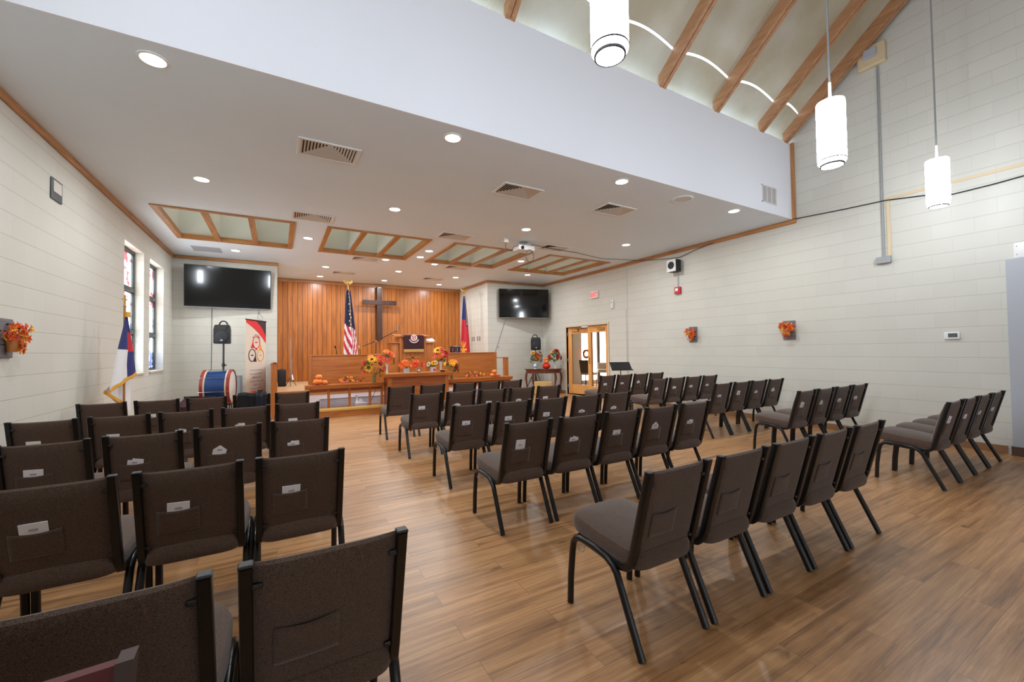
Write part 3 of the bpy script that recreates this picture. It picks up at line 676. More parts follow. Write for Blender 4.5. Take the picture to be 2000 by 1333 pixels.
# ================================================================== RIGHT WALL FITTINGS
WX = XR
tag(MB().box(WX-.015, WX-.001, 2.46, 2.50, 2.695, 3.528).done('cable_raceway', 'beige'), 'beige upright cable raceway beside the steel conduit on the right wall', 'raceway')
tag(MB().box(WX-.015, WX-.001, -.8, 2.50, 3.53, 3.57).done('cable_raceway', 'beige'), 'beige level cable raceway running to the right edge on the right wall', 'raceway')
tag(MB().tube([(WX-.018, 2.555, 2.69), (WX-.018, 2.55, 5.70)], .008, 8).tube([(WX-.014, 2.53, 2.69), (WX-.014, 2.53, 5.6)], .004, 6).done('steel_conduit', 'galv'), 'thin grey steel conduit running up the right wall', 'conduit')
tag(MB().box(WX-.06, WX, 2.46, 2.63, 2.59, 2.69, bev=.006).done('junction_box', 'galv'), 'small grey junction box at the bottom of the steel conduit', 'junction box')
t = thing('wall_mounted_detector', 'cream and grey device high on the right wall above the conduit', 'wall device', (WX, 2.60, 5.76))
MB().box(-.09, 0, -.17, .17, -.16, .16, bev=.02).done('device_body', 'beige', t); MB().box(-.13, -.09, -.08, .08, -.04, .10, bev=.01).done('device_lens', 'greyblue', t)
t = thing('thermostat', 'white digital thermostat on the right wall', 'thermostat', (WX, 1.865, 1.482))
MB().box(-.028, 0, -.075, .075, -.05, .05, bev=.01, seg=3).done('thermostat_body', 'white', t, True); MB().box(-.0295, -.028, -.055, .035, -.022, .032).done('thermostat_display', 'bronze', t)
t = thing('wall_box', 'white rounded box above the grey pier at the right edge', 'electrical box', (WX, 1.24, 2.50))
MB().box(-.07, 0, -.13, .06, -.10, .10, bev=.02, seg=3).done('box_cover', 'white', t, True); MB().ball((-.071, .03, .05), .006).ball((-.071, .03, -.05), .006).done('screw', 'galv', t)
t = thing('wall_loudspeaker', 'white-fronted black loudspeaker high on the right wall', 'speaker', (WX, 6.19, 3.22))
MB().box(-.20, -.03, -.11, .13, -.13, .14, bev=.01).done('speaker_cabinet', 'blackp', t); MB().box(-.215, -.20, -.11, .13, -.13, .14, bev=.006).done('speaker_baffle', 'white', t)
MB().lathe([(.0, 0), (.085, 0), (.08, -.008)], n=20, mtx=Matrix.Translation((-.216, .01, .01)) @ Matrix.Rotation(PI/2, 4, 'Y')).done('speaker_cone', 'grillb', t); MB().box(-.03, 0, -.03, .03, -.04, .04).done('wall_bracket', 'blackp', t)
t = thing('fire_alarm_strobe', 'red fire alarm strobe on a vertical conduit on the right wall', 'fire alarm', (WX, 6.18, 2.675))
MB().box(-.055, 0, -.075, .075, -.08, .08, bev=.008).done('alarm_body', 'red', t); MB().box(-.07, -.055, -.03, .04, -.02, .05, bev=.006).done('strobe_lens', 'white', t)
tag(MB().box(WX-.022, WX, 6.165, 6.195, 2.758, 3.07, bev=.004).done('alarm_conduit', 'greyblue'), 'short grey conduit between the wall loudspeaker and the red alarm', 'conduit')
t = thing('exit_sign', 'lit exit sign with red letters above the double door', 'exit sign', (WX, 8.99, 2.93))
MB().box(-.05, 0, -.15, .15, -.10, .10, bev=.006).done('sign_housing', 'white', t); MB().box(-.052, -.05, -.135, .135, -.085, .085).done('sign_face', 'exitface', t)
def text_obj(name, body, size, m, parent, mtx, ext=.001, bold=0.0, sx=1.0, align='CENTER'):
    cu = bpy.data.curves.new(name, 'FONT'); cu.body = body; cu.size = size; cu.extrude = ext; cu.offset = bold; cu.align_x = align; cu.align_y = 'CENTER'
    tmp = bpy.data.objects.new(name, cu); COL.objects.link(tmp)
    bpy.context.view_layer.update()
    me = bpy.data.meshes.new_from_object(tmp); bpy.data.objects.remove(tmp); bpy.data.curves.remove(cu)
    me.transform(mtx @ Matrix.Diagonal((sx, 1, 1, 1))); me.materials.clear(); me.materials.append(M[m])
    o = bpy.data.objects.new(name, me); COL.objects.link(o); o.parent = parent; return o
MXW = Matrix(((0, 0, -1, 0), (-1, 0, 0, 0), (0, 1, 0, 0), (0, 0, 0, 1)))   # text facing -x
text_obj('exit_letters', 'EXIT', .165, 'exitred', t, Matrix.Translation((-.053, 0, -.004)) @ MXW, bold=.004, sx=.78)
t = thing('motion_sensor', 'white oblong sensor on the right wall above the door surround', 'sensor', (WX-.0, 8.29, 2.585))
MB().box(-.05, 0, -.05, .05, -.12, .12, bev=.02, seg=3).done('sensor_body', 'white', t, True); MB().ball((-.05, 0, .05), .014).done('sensor_eye', 'ventdark', t)
# leaf-filled plank decorations
def leaf(mb, c, s, n, d=None):
    n = Vector(n).normalized(); a = n.orthogonal().normalized(); r = Matrix.Rotation(random.uniform(0, 6.28), 3, n); a = r @ a; b = n.cross(a)
    pts = []
    for k in range(10):
        q = s*(1.0 if k % 2 == 0 else .5)*(1.1 if k == 0 else .85); an = 2*PI*k/10
        pts.append(Vector(c)+a*q*math.cos(an)+b*q*math.sin(an)+n*(0.15*s*(k % 2)))
    ce = mb.b.verts.new(Vector(c)-n*s*.12); V = [mb.b.verts.new(p) for p in pts]
    for k in range(10): mb._f((ce, V[k], V[(k+1) % 10]))
def plank_decor(label, x, y, z, rz):
    t = thing('leaf_wall_plaque', label, 'wall decoration', (x, y, z), rz, 'plank plaques with autumn leaves')
    mb = MB()
    for k in range(3): mb.box(-.018, 0, -.105+.006*(k % 2), .105-.008*((k+1) % 2), -.17+k*.115, -.063+k*.115, bev=.004, seg=1)
    mb.box(-.006, -.001, -.06, .06, -.16, .16).done('plank_board', 'greywood', t)
    MB().lathe([(.012, 0), (.04, .0), (.05, .10), (.052, .14), (.045, .14), (.04, .02)], (-.062, 0, -.12), 16, ring=True).done('glass_jar', 'amber', t, True)
    MB().lathe([(.04, .0), (.044, .10)], (-.062, 0, -.115), 12).done('jar_filling', 'leafo', t, True)
    MB().tube([(-.012, 0, .12), (-.04, 0, .12), (-.05, 0, .09)], .008, 6).done('iron_hook', 'black', t)
    for nm, mm, cnt in (('orange_leaf', 'leafo', 30), ('yellow_leaf', 'leafy', 12), ('rust_leaf', 'leafr', 5)):
        mb = MB()
        for _ in range(cnt): leaf(mb, (-.08+random.uniform(-.06, .04), random.uniform(-.12, .12), .045+random.uniform(-.06, .07)), random.uniform(.03, .05), (-1+random.uniform(-.3, .3), random.uniform(-.7, .7), random.uniform(-.5, .8)))
        for _ in range(6): leaf(mb, (-.115, random.uniform(-.05, .05), random.uniform(-.12, -.03)), .03, (-1, random.uniform(-.5, .5), 0))
        o = mb.done(nm + '_cluster', mm, t); o['kind'] = 'stuff'
    return t
plank_decor('grey plank plaque with orange leaves, left of the two on the right wall', XR, 5.83, 1.665, 0)
plank_decor('grey plank plaque with orange leaves, nearer one on the right wall', XR, 3.89, 1.66, 0)
plank_decor('grey plank plaque with orange and yellow leaves at the left picture edge', XL, 5.18, 1.52, PI)
t = thing('old_intercom_grille', 'greenish grey metal plate high on the left wall', 'wall plate', (XL, 6.08, 3.10))
MB().box(0, .015, -.12, .12, -.11, .11, bev=.004).done('plate_cover', 'bronze', t); MB().box(.015, .02, -.09, .09, -.03, .09, bev=.002).done('plate_grille', 'vent', t)

# ================================================================== TELEVISIONS
def tv(label, loc, rz, arm=0.0):
    t = thing('television', label, 'television', loc, rz, 'wall-mounted televisions'); w, h = .83, .468
    MB().box(-w, w, 0, .055, -h, h, bev=.008).done('tv_casing', 'blackp', t)
    MB().box(-w+.012, w-.012, -.002, 0, -h+.018, h-.012).done('screen', 'screen', t)
    MB().box(-w, w, -.003, 0, -h, -h+.008).done('tv_bezel_strip', 'galv', t)
    mb = MB(); mb.box(-.25, .25, .055, .075, -.2, .2)
    if arm:
        mb.box(-.05, .05, .075, arm, -.04, .04)
    mb.done('wall_bracket', 'blackp', t)
    return t
tvl = tv('large black wall television above the rolled banner at the left', (-.962, YT-.17, 2.905), math.radians(5.3), .15)
tvl.rotation_euler.x = math.radians(4)
tvr = tv('large black television on a swing arm in the right corner', (6.93, 11.30, 2.885), -math.radians(16), .30)
tag(MB().tube([(-1.31, YT-.008, 2.43), (-1.31, YT-.008, 1.6), (-1.32, YT-.008, 1.02), (-1.38, YT-.02, .96)], .0045, 6).done('tv_cable', 'blackp'), 'black cable hanging down the wall below the left television', 'cable')
tag(MB().tube([(6.40, YT-.1, 2.42), (6.2, YT-.02, 1.8), (5.98, YT-.02, 1.2)], .006, 6).done('tv_cable', 'bronze'), 'thin cable slanting down the wall below the right television', 'cable')
tag(MB().tube([(-.40, YT-.01, 2.43), (-.36, YT-.01, 2.30), (-.30, YT-.01, 2.25), (-.32, YT-.01, 2.17), (-.42, YT-.01, 2.22), (-.38, YT-.01, 2.38)], .003, 5).done('tv_cable', 'bronze'), 'tiny loop of thin wire under the right end of the left television', 'cable')

# ================================================================== STAGE
struct(MB().box(AX0, AX1-.05, 10.36, YT, 0, SZ).box(AX0, AX1, YT, YW, 0, SZ).done('floor_stage', 'stage'))
struct(MB().box(AX0+.001, AX1, 10.335, 10.36, .42, SZ+.004).done('trim_24', 'trim_x'))
struct(MB().box(AX0+.001, AX1, 10.345, 10.36, 0, .42).done('wall_stage_front', 'paint'))
t = thing('stage_floor_grille', 'wide grey louvred grille in the white front of the stage', 'air vent', (0, 10.345, 0))
mb = MB()
for k in range(9): mb.prism([Vector((.86, -.016, .13+k*.019)), Vector((.86, -.004, .142+k*.019)), Vector((.86, -.002, .140+k*.019)), Vector((.86, -.014, .128+k*.019))], (4.6, 0, 0))
mb.done('grille_blades', 'grillewhite', t); MB().box(.86, 5.46, -.003, -.0005, .12, .31).done('grille_backing', 'ink', t)
mb = MB(); mb.box(.84, 5.48, -.02, -.001, .308, .322)
for x in (.84, 2.0, 3.2, 4.4, 5.47): mb.box(x, x+.012, -.02, -.001, .12, .31)
mb.done('grille_frame', 'grillewhite', t)
# end posts of the wing walls
t = thing('wing_wall', 'low golden wood half wall left of the stage, seen end-on', 'half wall', (-.058, 9.92, 0))
MB().box(-.058, .057, 0, 1.72, 0, 1.135).done('panel', 'oak_z', t); MB().box(-.064, .063, -.006, 1.72, 1.135, 1.155, bev=.004).done('cap_rail', 'oak_d', t)
MB().box(-.02, .05, .02, .14, 1.155, 1.175, bev=.005).done('clip', 'black', t)
t = thing('rail_post', 'square golden wood post right of the stage beside the choir screen', 'post', (5.845, 10.57, 0))
MB().box(-.058, .057, 0, .12, 0, 1.155).done('panel', 'oak_z', t); MB().box(-.064, .063, -.006, .126, 1.155, 1.175, bev=.004).done('cap_rail', 'oak_d', t)
# choir panels
t = thing('choir_screen', 'wide golden oak screen on the left of the stage below the flag', 'screen', (0, 10.6, SZ))
MB().box(.69, 2.62, .015, .045, 0, .775).done('screen_panel', 'oak_x', t); MB().box(.62, .69, -.01, .06, 0, .80, bev=.004).done('end_post', 'oak_z', t)
MB().box(.69, 2.62, 0, .06, .775, .80, bev=.004).done('cap_rail', 'oak_x', t)
t = thing('choir_screen', 'wide golden oak screen on the right of the stage below the drum', 'screen', (0, 10.6, SZ))
MB().box(3.75, 5.44, .015, .045, 0, .785).done('screen_panel', 'oak_x', t); MB().box(5.44, 5.53, -.01, .06, 0, .81, bev=.004).done('end_post', 'oak_z', t)
MB().box(3.75, 5.44, 0, .06, .785, .81, bev=.004).done('cap_rail', 'oak_x', t)
tag(MB().box(5.535, 5.79, 10.62, 10.65, 1.155, 1.175).done('screen_link_rail', 'oak_d'), 'thin wooden rail linking the right choir screen to the half wall', 'rail')
# kneeling rail left and right
def altar_rail(label, x0, x1, posts, endx):
    t = thing('altar_rail', label, 'altar rail', (0, 9.62, 0), 0, 'golden oak altar rails')
    pf = [(-.12, .60), (-.14, .655), (-.155, .665), (-.155, .69), (.12, .69), (.12, .665), (.105, .655), (.09, .60)]
    mb = MB(); a = .0
    mb.prism([Vector((x0, y, z)) for y, z in pf], (x1-x0, 0, 0)); mb.done('top_rail', 'oak_x', t)
    MB().box(x0+.08, x1, -.02, .0, .53, .60).done('apron', 'oak_d', t)
    for x in posts: MB().box(x, x+.05, -.03, .02, .117, .60, bev=.003, seg=1).done('baluster', 'oak_z', t)
    return t
altar_rail('golden oak altar rail left of the communion table with pumpkins on it', .50, 2.09, (.93, 1.35, 1.78, 2.04), 0)
altar_rail('golden oak altar rail right of the communion table', 3.56, 5.42, (3.62, 4.05, 4.48, 4.9, 5.32), 0)
t = thing('kneeling_step', 'low wooden kneeling step with a gold cushion along the altar rail', 'step', (0, 9.45, 0))
MB().box(.45, 5.45, 0, .89, 0, .115, bev=.004).done('step_board', 'oak_x', t)
for x0, x1 in ((.47, 2.10), (3.60, 5.43)): MB().box(x0, x1, .005, .13, .117, .19, bev=.022, seg=3).done('kneeler_cushion', 'gold', t, True)
# communion table
t = thing('communion_table', 'golden oak communion table holding flower pots in front of the pulpit', 'table', (0, 9.2, 0))
pf = [(0.0, .80), (-.03, .815), (-.045, .87), (-.045, .885), (.52, .885), (.52, .80)]
MB().prism([Vector((2.03, y, z)) for y, z in pf], (1.58, 0, 0)).done('table_top', 'oak_x', t)
for x in (2.12, 3.44): MB().box(x, x+.09, .03, .10, 0, .80, bev=.003).done('table_leg', 'oak_z', t)
for x in (2.12, 3.44): MB().box(x, x+.09, .40, .47, .117, .80, bev=.003).done('table_leg', 'oak_z', t)
MB().box(2.21, 3.44, .05, .07, .58, .80).done('front_apron', 'oak_d', t)
MB().box(2.21, 3.44, .06, .08, .20, .56).done('front_panel', 'oak_x', t)
for x in (2.13, 3.50): MB().box(x, x+.02, .10, .40, .2, .80).done('side_panel', 'oak_d', t)
# pulpit
t = thing('pulpit', 'tall golden oak pulpit with a carved cross and lower wings', 'pulpit', (0, 10.9, SZ))
MB().box(2.82, 3.50, 0, .5, 0, 1.25, bev=.004).done('pulpit_body', 'oak_z', t)
for x in (2.80, 3.47): MB().box(x, x+.05, -.02, .02, 0, 1.25, bev=.004).done('corner_post', 'oak_z', t)
MB().prism([Vector(p) for p in ((2.66, -.06, 1.25), (3.66, -.06, 1.25), (3.60, .5, 1.31), (2.72, .5, 1.31))], (0, 0, .028)).done('reading_desk', 'oak_x', t)
MB().box(2.60, 2.80, .04, .46, 0, 1.08).done('side_wing', 'oak_z', t); MB().box(3.52, 3.74, .04, .46, 0, 1.08).done('side_wing', 'oak_z', t)
MB().box(2.56, 2.81, .0, .48, 1.08, 1.105, bev=.004).done('wing_shelf', 'oak_x', t); MB().box(3.51, 3.80, .0, .48, 1.08, 1.105, bev=.004).done('wing_shelf', 'oak_x', t)
MB().box(3.115, 3.185, -.018, 0.002, .30, .82, bev=.006).box(2.98, 3.32, -.018, 0.002, .665, .715, bev=.008).done('carved_cross', 'oak_x', t)
t = thing('pulpit_cloth', 'dark maroon pulpit cloth with a gold fringe and round crest', 'cloth', (3.17, 10.832, SZ+1.281))
def cl(u, v): return Vector((-.27+.54*u, -.006-.004*math.sin(u*9), -.37*v))
MB().grid(cl, 14, 6).grid(lambda u, v: cl(u, v)+Vector((0, .006, 0)), 14, 6).prism([Vector((-.27, -.008, .0)), Vector((-.27, .30, .034)), Vector((-.27, .30, .038)), Vector((-.27, -.008, .004))], (.54, 0, 0)).done('cloth', 'maroon', t, True)
mb = MB()
for k in range(45): mb.box(-.27+k*.012, -.262+k*.012, -.012, -.004, -.44, -.365)
mb.box(-.272, .272, -.013, .0, -.385, -.365).done('gold_fringe', 'gold', t)
MXF = Matrix(((1, 0, 0, 0), (0, 0, -1, 0), (0, 1, 0, 0), (0, 0, 0, 1)))   # text facing -y
RY = Matrix.Rotation(PI/2, 4, 'X')
MB().lathe([(.001, 0), (.088, 0), (.088, .004), (.001, .004)], n=28, mtx=Matrix.Translation((0, -.012, -.06)) @ RY).done('crest_disc', 'crestpale', t)
mb = MB(); mb.prism([Vector((x, -.020, z)) for x, z in ((-.052, -.005), (.052, -.005), (.05, -.07), (.03, -.105), (0, -.125), (-.03, -.105), (-.05, -.07))], (0, .003, 0)); mb.done('crest_shield', 'shieldred', t)
text_obj('crest_letter', 'S', .10, 'crestpale', t, Matrix.Translation((0, -.021, -.06)) @ MXF, bold=.002)
mb = MB(); mb.bar([(.125*math.sin(a), -.015, -.065-.125*math.cos(a)) for a in [-1.25+2.5*k/14 for k in range(15)]], .024, .004, (0, 0, 1)).done('crest_ribbon', 'crestpale', t)
t = thing('open_book', 'open white book lying on the right wing of the pulpit', 'book', (3.66, 10.97, SZ+1.108))
for s in (-1, 1):
    mb = MB(); mb.prism([Vector(p) for p in ((0, -.03, .01), (s*.13, -.03, .025), (s*.13, .18, .10), (0, .18, .085))], (0, 0, .012)); mb.done('page_block', 'paper', t)
# cross on the boarded wall
t = thing('wall_cross', 'large dark wooden cross on the boarded wall above the pulpit', 'cross', (2.89, YW-.22, 0))
MB().box(-.085, .085, 0, .14, 1.78, 3.50, bev=.006).done('upright_beam', 'mahog', t)
MB().box(-.54, .54, -.012, .02, 2.905, 3.055, bev=.006).done('cross_beam', 'mahog', t)
MB().box(-.05, .05, .14, .22, 3.36, 3.46).box(-.05, .05, .14, .22, 1.9, 2.0).done('wall_spacer', 'black', t)
MB().box(-.04, .05, -.006, .0, 3.46, 3.48).done('metal_bracket', 'galv', t)

# ------------------------------------------------------------------ flags
def flag(label, loc, rz, ztop, zbot, w0, w1, folds, mats, mi, polez, skew=0.0, bottomfn=None, polebase=True, seg=(30, 40), fringe=None, eagle=True, base=0.0, depth=.05):
    t = thing('flag', label, 'flag', loc, rz)
    MB().tube([(0, 0, base+.05), (0, 0, polez)], .014, 10).done('flag_pole', 'oak_z' if not eagle else 'brass', t)
    MB().lathe([(.13, 0), (.13, .02), (.10, .045), (.03, .06), (.02, .10)], (0, 0, base), 24).done('pole_base', 'brass', t, True)
    mb = MB(); mb.ball((0, 0, polez+.02), .03)
    if eagle:
        mb.ball((0, 0, polez+.09), .035, sz=1.5)
        for s in (-1, 1): mb.prism([Vector(p) for p in ((0, 0, polez+.06), (s*.05, 0, polez+.12), (s*.10, 0, polez+.17), (s*.115, 0, polez+.10), (s*.06, 0, polez+.05))], (0, .012, 0))
        mb.ball((0, -.01, polez+.155), .018)
    else:
        mb.box(-.012, .012, -.008, .008, polez+.03, polez+.19).box(-.05, .05, -.008, .008, polez+.11, polez+.135)
    mb.done('finial', 'brass', t, False)
    def f(u, v):
        z = ztop+(zbot(u)-ztop)*v
        w = w0+(w1-w0)*min(1, v**.8)
        x = (u-.5)*w+skew*v; y = -.025-depth*(.3+.7*v)*(.5+.5*math.sin(u*PI*2*folds+1.2*v))
        return Vector((x, y, z))
    mb = MB(); mb.grid(f, seg[0], seg[1], mi); cloth = mb.done('flag_cloth', mats, t, True)
    sd = cloth.modifiers.new('thick', 'SOLIDIFY'); sd.thickness = .003
    MB().bar([f(u/24, 1.0)+Vector((0, -.003, -.012)) for u in range(25)], .035, .006, (0, 0, 1)).done('fringe', 'goldf', t, True)
    mb = MB(); mb.tube([(0.01, -.03, ztop+.03), (.03, -.045-depth, ztop-.35), (.05, -.05-depth, ztop-.9)], .006, 6).ball((.05, -.05-depth, ztop-.93), .018, sz=2).done('flag_cord', 'gold', t)
    return t
def us(u, v):
    b = v*1.0-.18*abs(u-.45)*2
    s = v+.22*(u-.4)
    if v < .50+.10*u and u > .0:
        if v < .62:
            return 2 if not ((int(u*9+v*37) % 3 == 0) and int(v*40) % 2 == 0 and u > .45 and u < .75) else 1
    k = int((v*1.3 - (u-.5)*(.55 if u < .6 else -1.4) + 3)*8.5)
    return k % 2
flag('draped stars and stripes flag on a gold pole behind the left choir screen', (1.62, 11.5, 0), 0, 3.02, lambda u: 1.22+.05*u, .09, .36, 2.2, ['flagred', 'flagwhite', 'flagnavy'], us, 3.12, .05, base=SZ)
def sa(u, v):
    if v < .36: return 1
    if .655 < v < .9 and u < .62:
        du = (u-.32)/.34; dv = (v-.78)/.135; r = math.hypot(du, dv); an = math.atan2(dv, du)
        if r < .62+.36*math.cos(an*8): return 2
    if v < .46 and u > .62: return 1
    return 0
flag('draped red and blue flag with a yellow star behind the right choir screen', (5.34, 12.5, 0), 0, 3.18, lambda u: .95, .07, .42, 1.6, ['flagred', 'flagblue', 'flagyel'], sa, 3.27, .0, base=SZ, depth=.06)
t = thing('flag', 'hanging white, blue and red flag with a gold fringe beside the left wall', 'flag', (-1.72, 7.12, 0), math.radians(75))
MB().tube([(0, 0, .05), (0, 0, 2.0)], .013, 10).done('flag_pole', 'trim_z', t)
MB().lathe([(.13, 0), (.13, .02), (.10, .045), (.03, .06), (.02, .10)], n=24).done('pole_base', 'brass', t, True)
MB().ball((0, 0, 2.0), .02).box(-.010, .010, -.008, .008, 2.0, 2.15).box(-.04, .04, -.008, .008, 2.08, 2.10).done('finial', 'brass', t)
FL = [(-.012, 1.90), (-.045, 1.80), (-.075, 1.72), (-.186, 1.43), (-.282, 1.08), (-.334, .935)]; FR = [(.014, 1.90), (.040, 1.80), (.075, 1.66), (.150, 1.42), (.165, 1.33), (.205, 1.14)]
def pl(P_, v):
    q = v*(len(P_)-1); k = min(int(q), len(P_)-2); w = q-k; return (P_[k][0]*(1-w)+P_[k+1][0]*w, P_[k][1]*(1-w)+P_[k+1][1]*w)
def ff(u, v):
    a_, b_ = pl(FL, v), pl(FR, v); x = a_[0]*(1-u)+b_[0]*u; z = a_[1]*(1-u)+b_[1]*u
    return Vector((x, -.016-(.006+.014*v)*(.5+.5*math.sin(u*15+2*v)), z))
def fm(u, v):
    z = ff(u, v).z
    if u > .66: return 1 if z > 1.66 or z < 1.41 else 2
    return 1 if z > 1.435 else 0
o = MB().grid(ff, 30, 44, fm).done('flag_cloth', ['flagwhite', 'flagblue', 'flagred'], t, True); sd = o.modifiers.new('thick', 'SOLIDIFY'); sd.thickness = .003
MB().prism([Vector(p) for p in ((-.33, .03, .93), (.06, .03, .66), (.20, .035, .62), (.20, .035, 1.15))], (0, .004, 0)).done('flag_back_fold', 'flagwhite', t)
MB().bar([ff(1-u/24, 1.0)+Vector((0, -.006, -.012)) for u in range(25)], .042, .006, (0, 0, 1)).done('fringe', 'goldf', t, True)
MB().bar([Vector(p) for p in ((-.335, .02, .925), (-.18, .02, .845), (-.02, .022, .765), (.065, .022, .66))], .042, .006, (0, 0, 1)).done('fringe', 'goldf', t, True)
MB().box(-.03, .04, -.04, -.015, 1.86, 1.93).done('flag_tassel', 'goldf', t)

# ------------------------------------------------------------------ loudspeakers on stands
def pa_speaker(label, label2, x, y, zb, h, w, rz):
    t = thing('loudspeaker', label, 'speaker', (x, y, zb), rz)
    w2 = w/2
    mb = MB(); hb = h-.09
    pts = [(-w2, -.13, .0), (w2, -.13, 0), (w2*.72, .14, 0), (-w2*.72, .14, 0)]
    r = lambda z, k, dz=0: [Vector((p[0]*k, p[1]*k, z)) for p in pts]
    mb.ring_loft([r(0, .93), r(.02, 1), r(hb-.10, 1), r(hb-.02, .9), r(hb, .8)]); mb.done('speaker_cabinet', 'blackp', t)
    MB().tube([(w2*.5*math.cos(a), 0, hb-.01+.095*math.sin(a)) for a in [PI*k/12 for k in range(13)]], .015, 8).done('carry_handle', 'blackp', t, True)
    mt = Matrix.Translation((0, -.131, hb*.36)) @ RY
    MB().lathe([(.001, 0), (w2*.72, 0), (w2*.8, .008), (w2*.76, .014), (w2*.5, .02), (.001, .024)], n=28, mtx=mt).done('woofer_grille', 'grillb', t, True)
    MB().prism([Vector((x_, -.136, z_)) for x_, z_ in ((-w2*.45, hb*.72), (w2*.45, hb*.72), (w2*.6, hb*.90), (-w2*.6, hb*.90))], (0, .008, 0)).done('horn_flare', 'black', t)
    MB().prism([Vector((x_, -.16, z_)) for x_, z_ in ((-.03, .06), (.03, .06), (0, .10))], (0, .006, 0)).done('maker_badge', 'greyblue', t)
    s = thing('speaker_stand', label2, 'speaker stand', (x, y, 0), rz)
    MB().tube([(0, 0, .35), (0, 0, zb+.0)], .019, 10).done('stand_pole', 'black', s)
    MB().lathe([(.03, 0), (.03, .07), (.02, .08)], (0, 0, zb-.5), 12).box(.02, .06, -.012, .012, zb-.48, zb-.455).done('height_collar', 'black', s)
    for k in range(3):
        a = 2*PI*k/3+.5; c_, s_ = math.cos(a), math.sin(a)
        MB().tube([(.02*c_, .02*s_, .75), (.36*c_, .36*s_, .02)], .012, 8).done('tripod_leg', 'black', s)
        MB().tube([(.015*c_, .015*s_, .38), (.20*c_, .20*s_, .35)], .008, 6).done('leg_brace', 'black', s)
    return t
pa_speaker('black loudspeaker with a top handle at the left below the television', 'black tripod stand under the left loudspeaker', -1.02, 10.92, 1.595, .50, .31, math.radians(-8))
pa_speaker('black loudspeaker with a top handle in the right corner', 'black tripod stand behind the flower table in the right corner', 7.27, 11.22, 1.375, .50, .32, math.radians(-20))
# ------------------------------------------------------------------ bass drum
t = thing('bass_drum', 'blue bass drum with red hoops standing at the left front', 'drum', (-1.03, 10.22, .70), math.radians(-7))
MY = Matrix.Rotation(PI/2, 4, 'Y')
MB().lathe([(.33, -.19), (.33, .19)], n=48, mtx=MY).done('drum_shell', 'drumblue', t, True)
for s in (-1, 1):
    z0, z1 = sorted((s*.19, s*.245)); MB().lathe([(.325, z0), (.352, z0), (.352, z1), (.325, z1)], n=48, mtx=MY, ring=True).done('drum_hoop', 'drumred', t, True)
    z0, z1 = sorted((s*.165, s*.19)); MB().lathe([(.325, z0), (.345, z0), (.345, z1), (.325, z1)], n=48, mtx=MY, ring=True).done('cream_band', 'cream', t, True)
    MB().lathe([(.001, s*.235), (.33, s*.232)], n=48, mtx=MY).done('drum_head', 'drumhead', t)
mb = MB()
for k in range(8):
    a = 2*PI*k/8+.2; c_, s_ = .362*math.cos(a), .362*math.sin(a)
    mb.tube([(-.26, c_, s_), (.26, c_, s_)], .005, 6)
mb.done('tension_rods', 'chrome', t)
t2 = thing('drum_stand', 'dark cradle stand carrying the blue bass drum', 'stand', (-1.03, 10.22, 0), math.radians(-7))
for s in (-1, 1): MB().tube([(-.2, s*.28, 0.01), (-.2, s*.05, .34), (.2, s*.05, .34), (.2, s*.28, 0.01)], .012, 8).done('stand_frame', 'black', t2)
t = thing('floor_monitor', 'black wedge-shaped case on the floor left of the bass drum', 'case', (-1.32, 9.75, 0), math.radians(-12))
MB().prism([Vector((-.28, y, z)) for y, z in ((-.2, 0), (.2, 0), (.2, .52), (-.2, .40))], (.52, 0, 0)).done('case_body', 'maroon', t)
MB().box(-.285, .245, .2, .21, 0, .56).done('case_lid', 'blackp', t)
t = thing('leaning_board', 'white board with a silver frame behind the bass drum', 'board', (-.87, 11.2, 0), math.radians(-10))
MB().box(-.2, .14, 0, .03, .1, .86).done('board_face', 'greyblue', t); MB().box(.14, .18, -.01, .04, 0, .88).box(-.2, .14, -.01, .04, .86, .88).done('board_frame', 'galv', t)
# ------------------------------------------------------------------ banner
ang = math.atan2(.70, .35)
t = thing('roll_up_banner', 'tall cream roll-up banner with a red swoosh and three circles', 'banner', (-.405, 10.76, 0), ang)
wB = .39; zb, zt = .40, 2.105
MB().box(-wB, wB, .0, .004, .09, zt).done('banner_sheet', 'bannerbg', t)
MB().box(-wB-.01, wB+.01, -.012, .014, zt-.01, zt+.015, bev=.004).done('top_bar', 'black', t)
MB().box(-wB-.02, wB+.02, -.06, .06, .0, .09, bev=.015).done('banner_base', 'galv', t); MB().box(-.25, .25, -.10, .10, 0, .012).done('base_foot', 'galv', t)
def arcpts(x0, z0, x1, z1, b, n=14): return [((x0+(x1-x0)*k/n)+b*math.sin(PI*k/n)*.9, (z0+(z1-z0)*k/n)+b*math.sin(PI*k/n)*.45) for k in range(n+1)]
lo = arcpts(-wB, zt-.06, wB, zt-.50, .055); hi = arcpts(-.02, zt-.01, wB, zt-.36, .045)
mb = MB(); mb.prism([Vector((x, -.003, z)) for x, z in [(-wB, zt-.01)]+lo+hi[::-1]], (0, .002, 0)); mb.done('red_swoosh', 'bannerred', t)
MB().prism([Vector((x, -.003, z)) for x, z in hi+[(wB, zt-.01)]], (0, .002, 0)).done('dark_corner', 'bannerdark', t)
def ringm(cx, cz, r, m, wr=.009):
    MB().tube([(cx+r*math.cos(2*PI*k/40), -.003, cz+r*math.sin(2*PI*k/40)) for k in range(41)], wr, 4, rx=None).done('printed_ring', m, t)
    MB().box(cx-.045, cx+.045, -.004, -.002, cz-.012, cz+.012).done('printed_word', m, t)
ringm(.0, 1.62, .132, 'bannerred'); ringm(-.16, 1.335, .132, 'bannerdark'); ringm(.16, 1.335, .132, 'orange2')
def tri(a, b, c, m): MB().prism([Vector((p[0], -.004, p[1])) for p in (a, b, c)], (0, .002, 0)).done('printed_wedge', m, t)
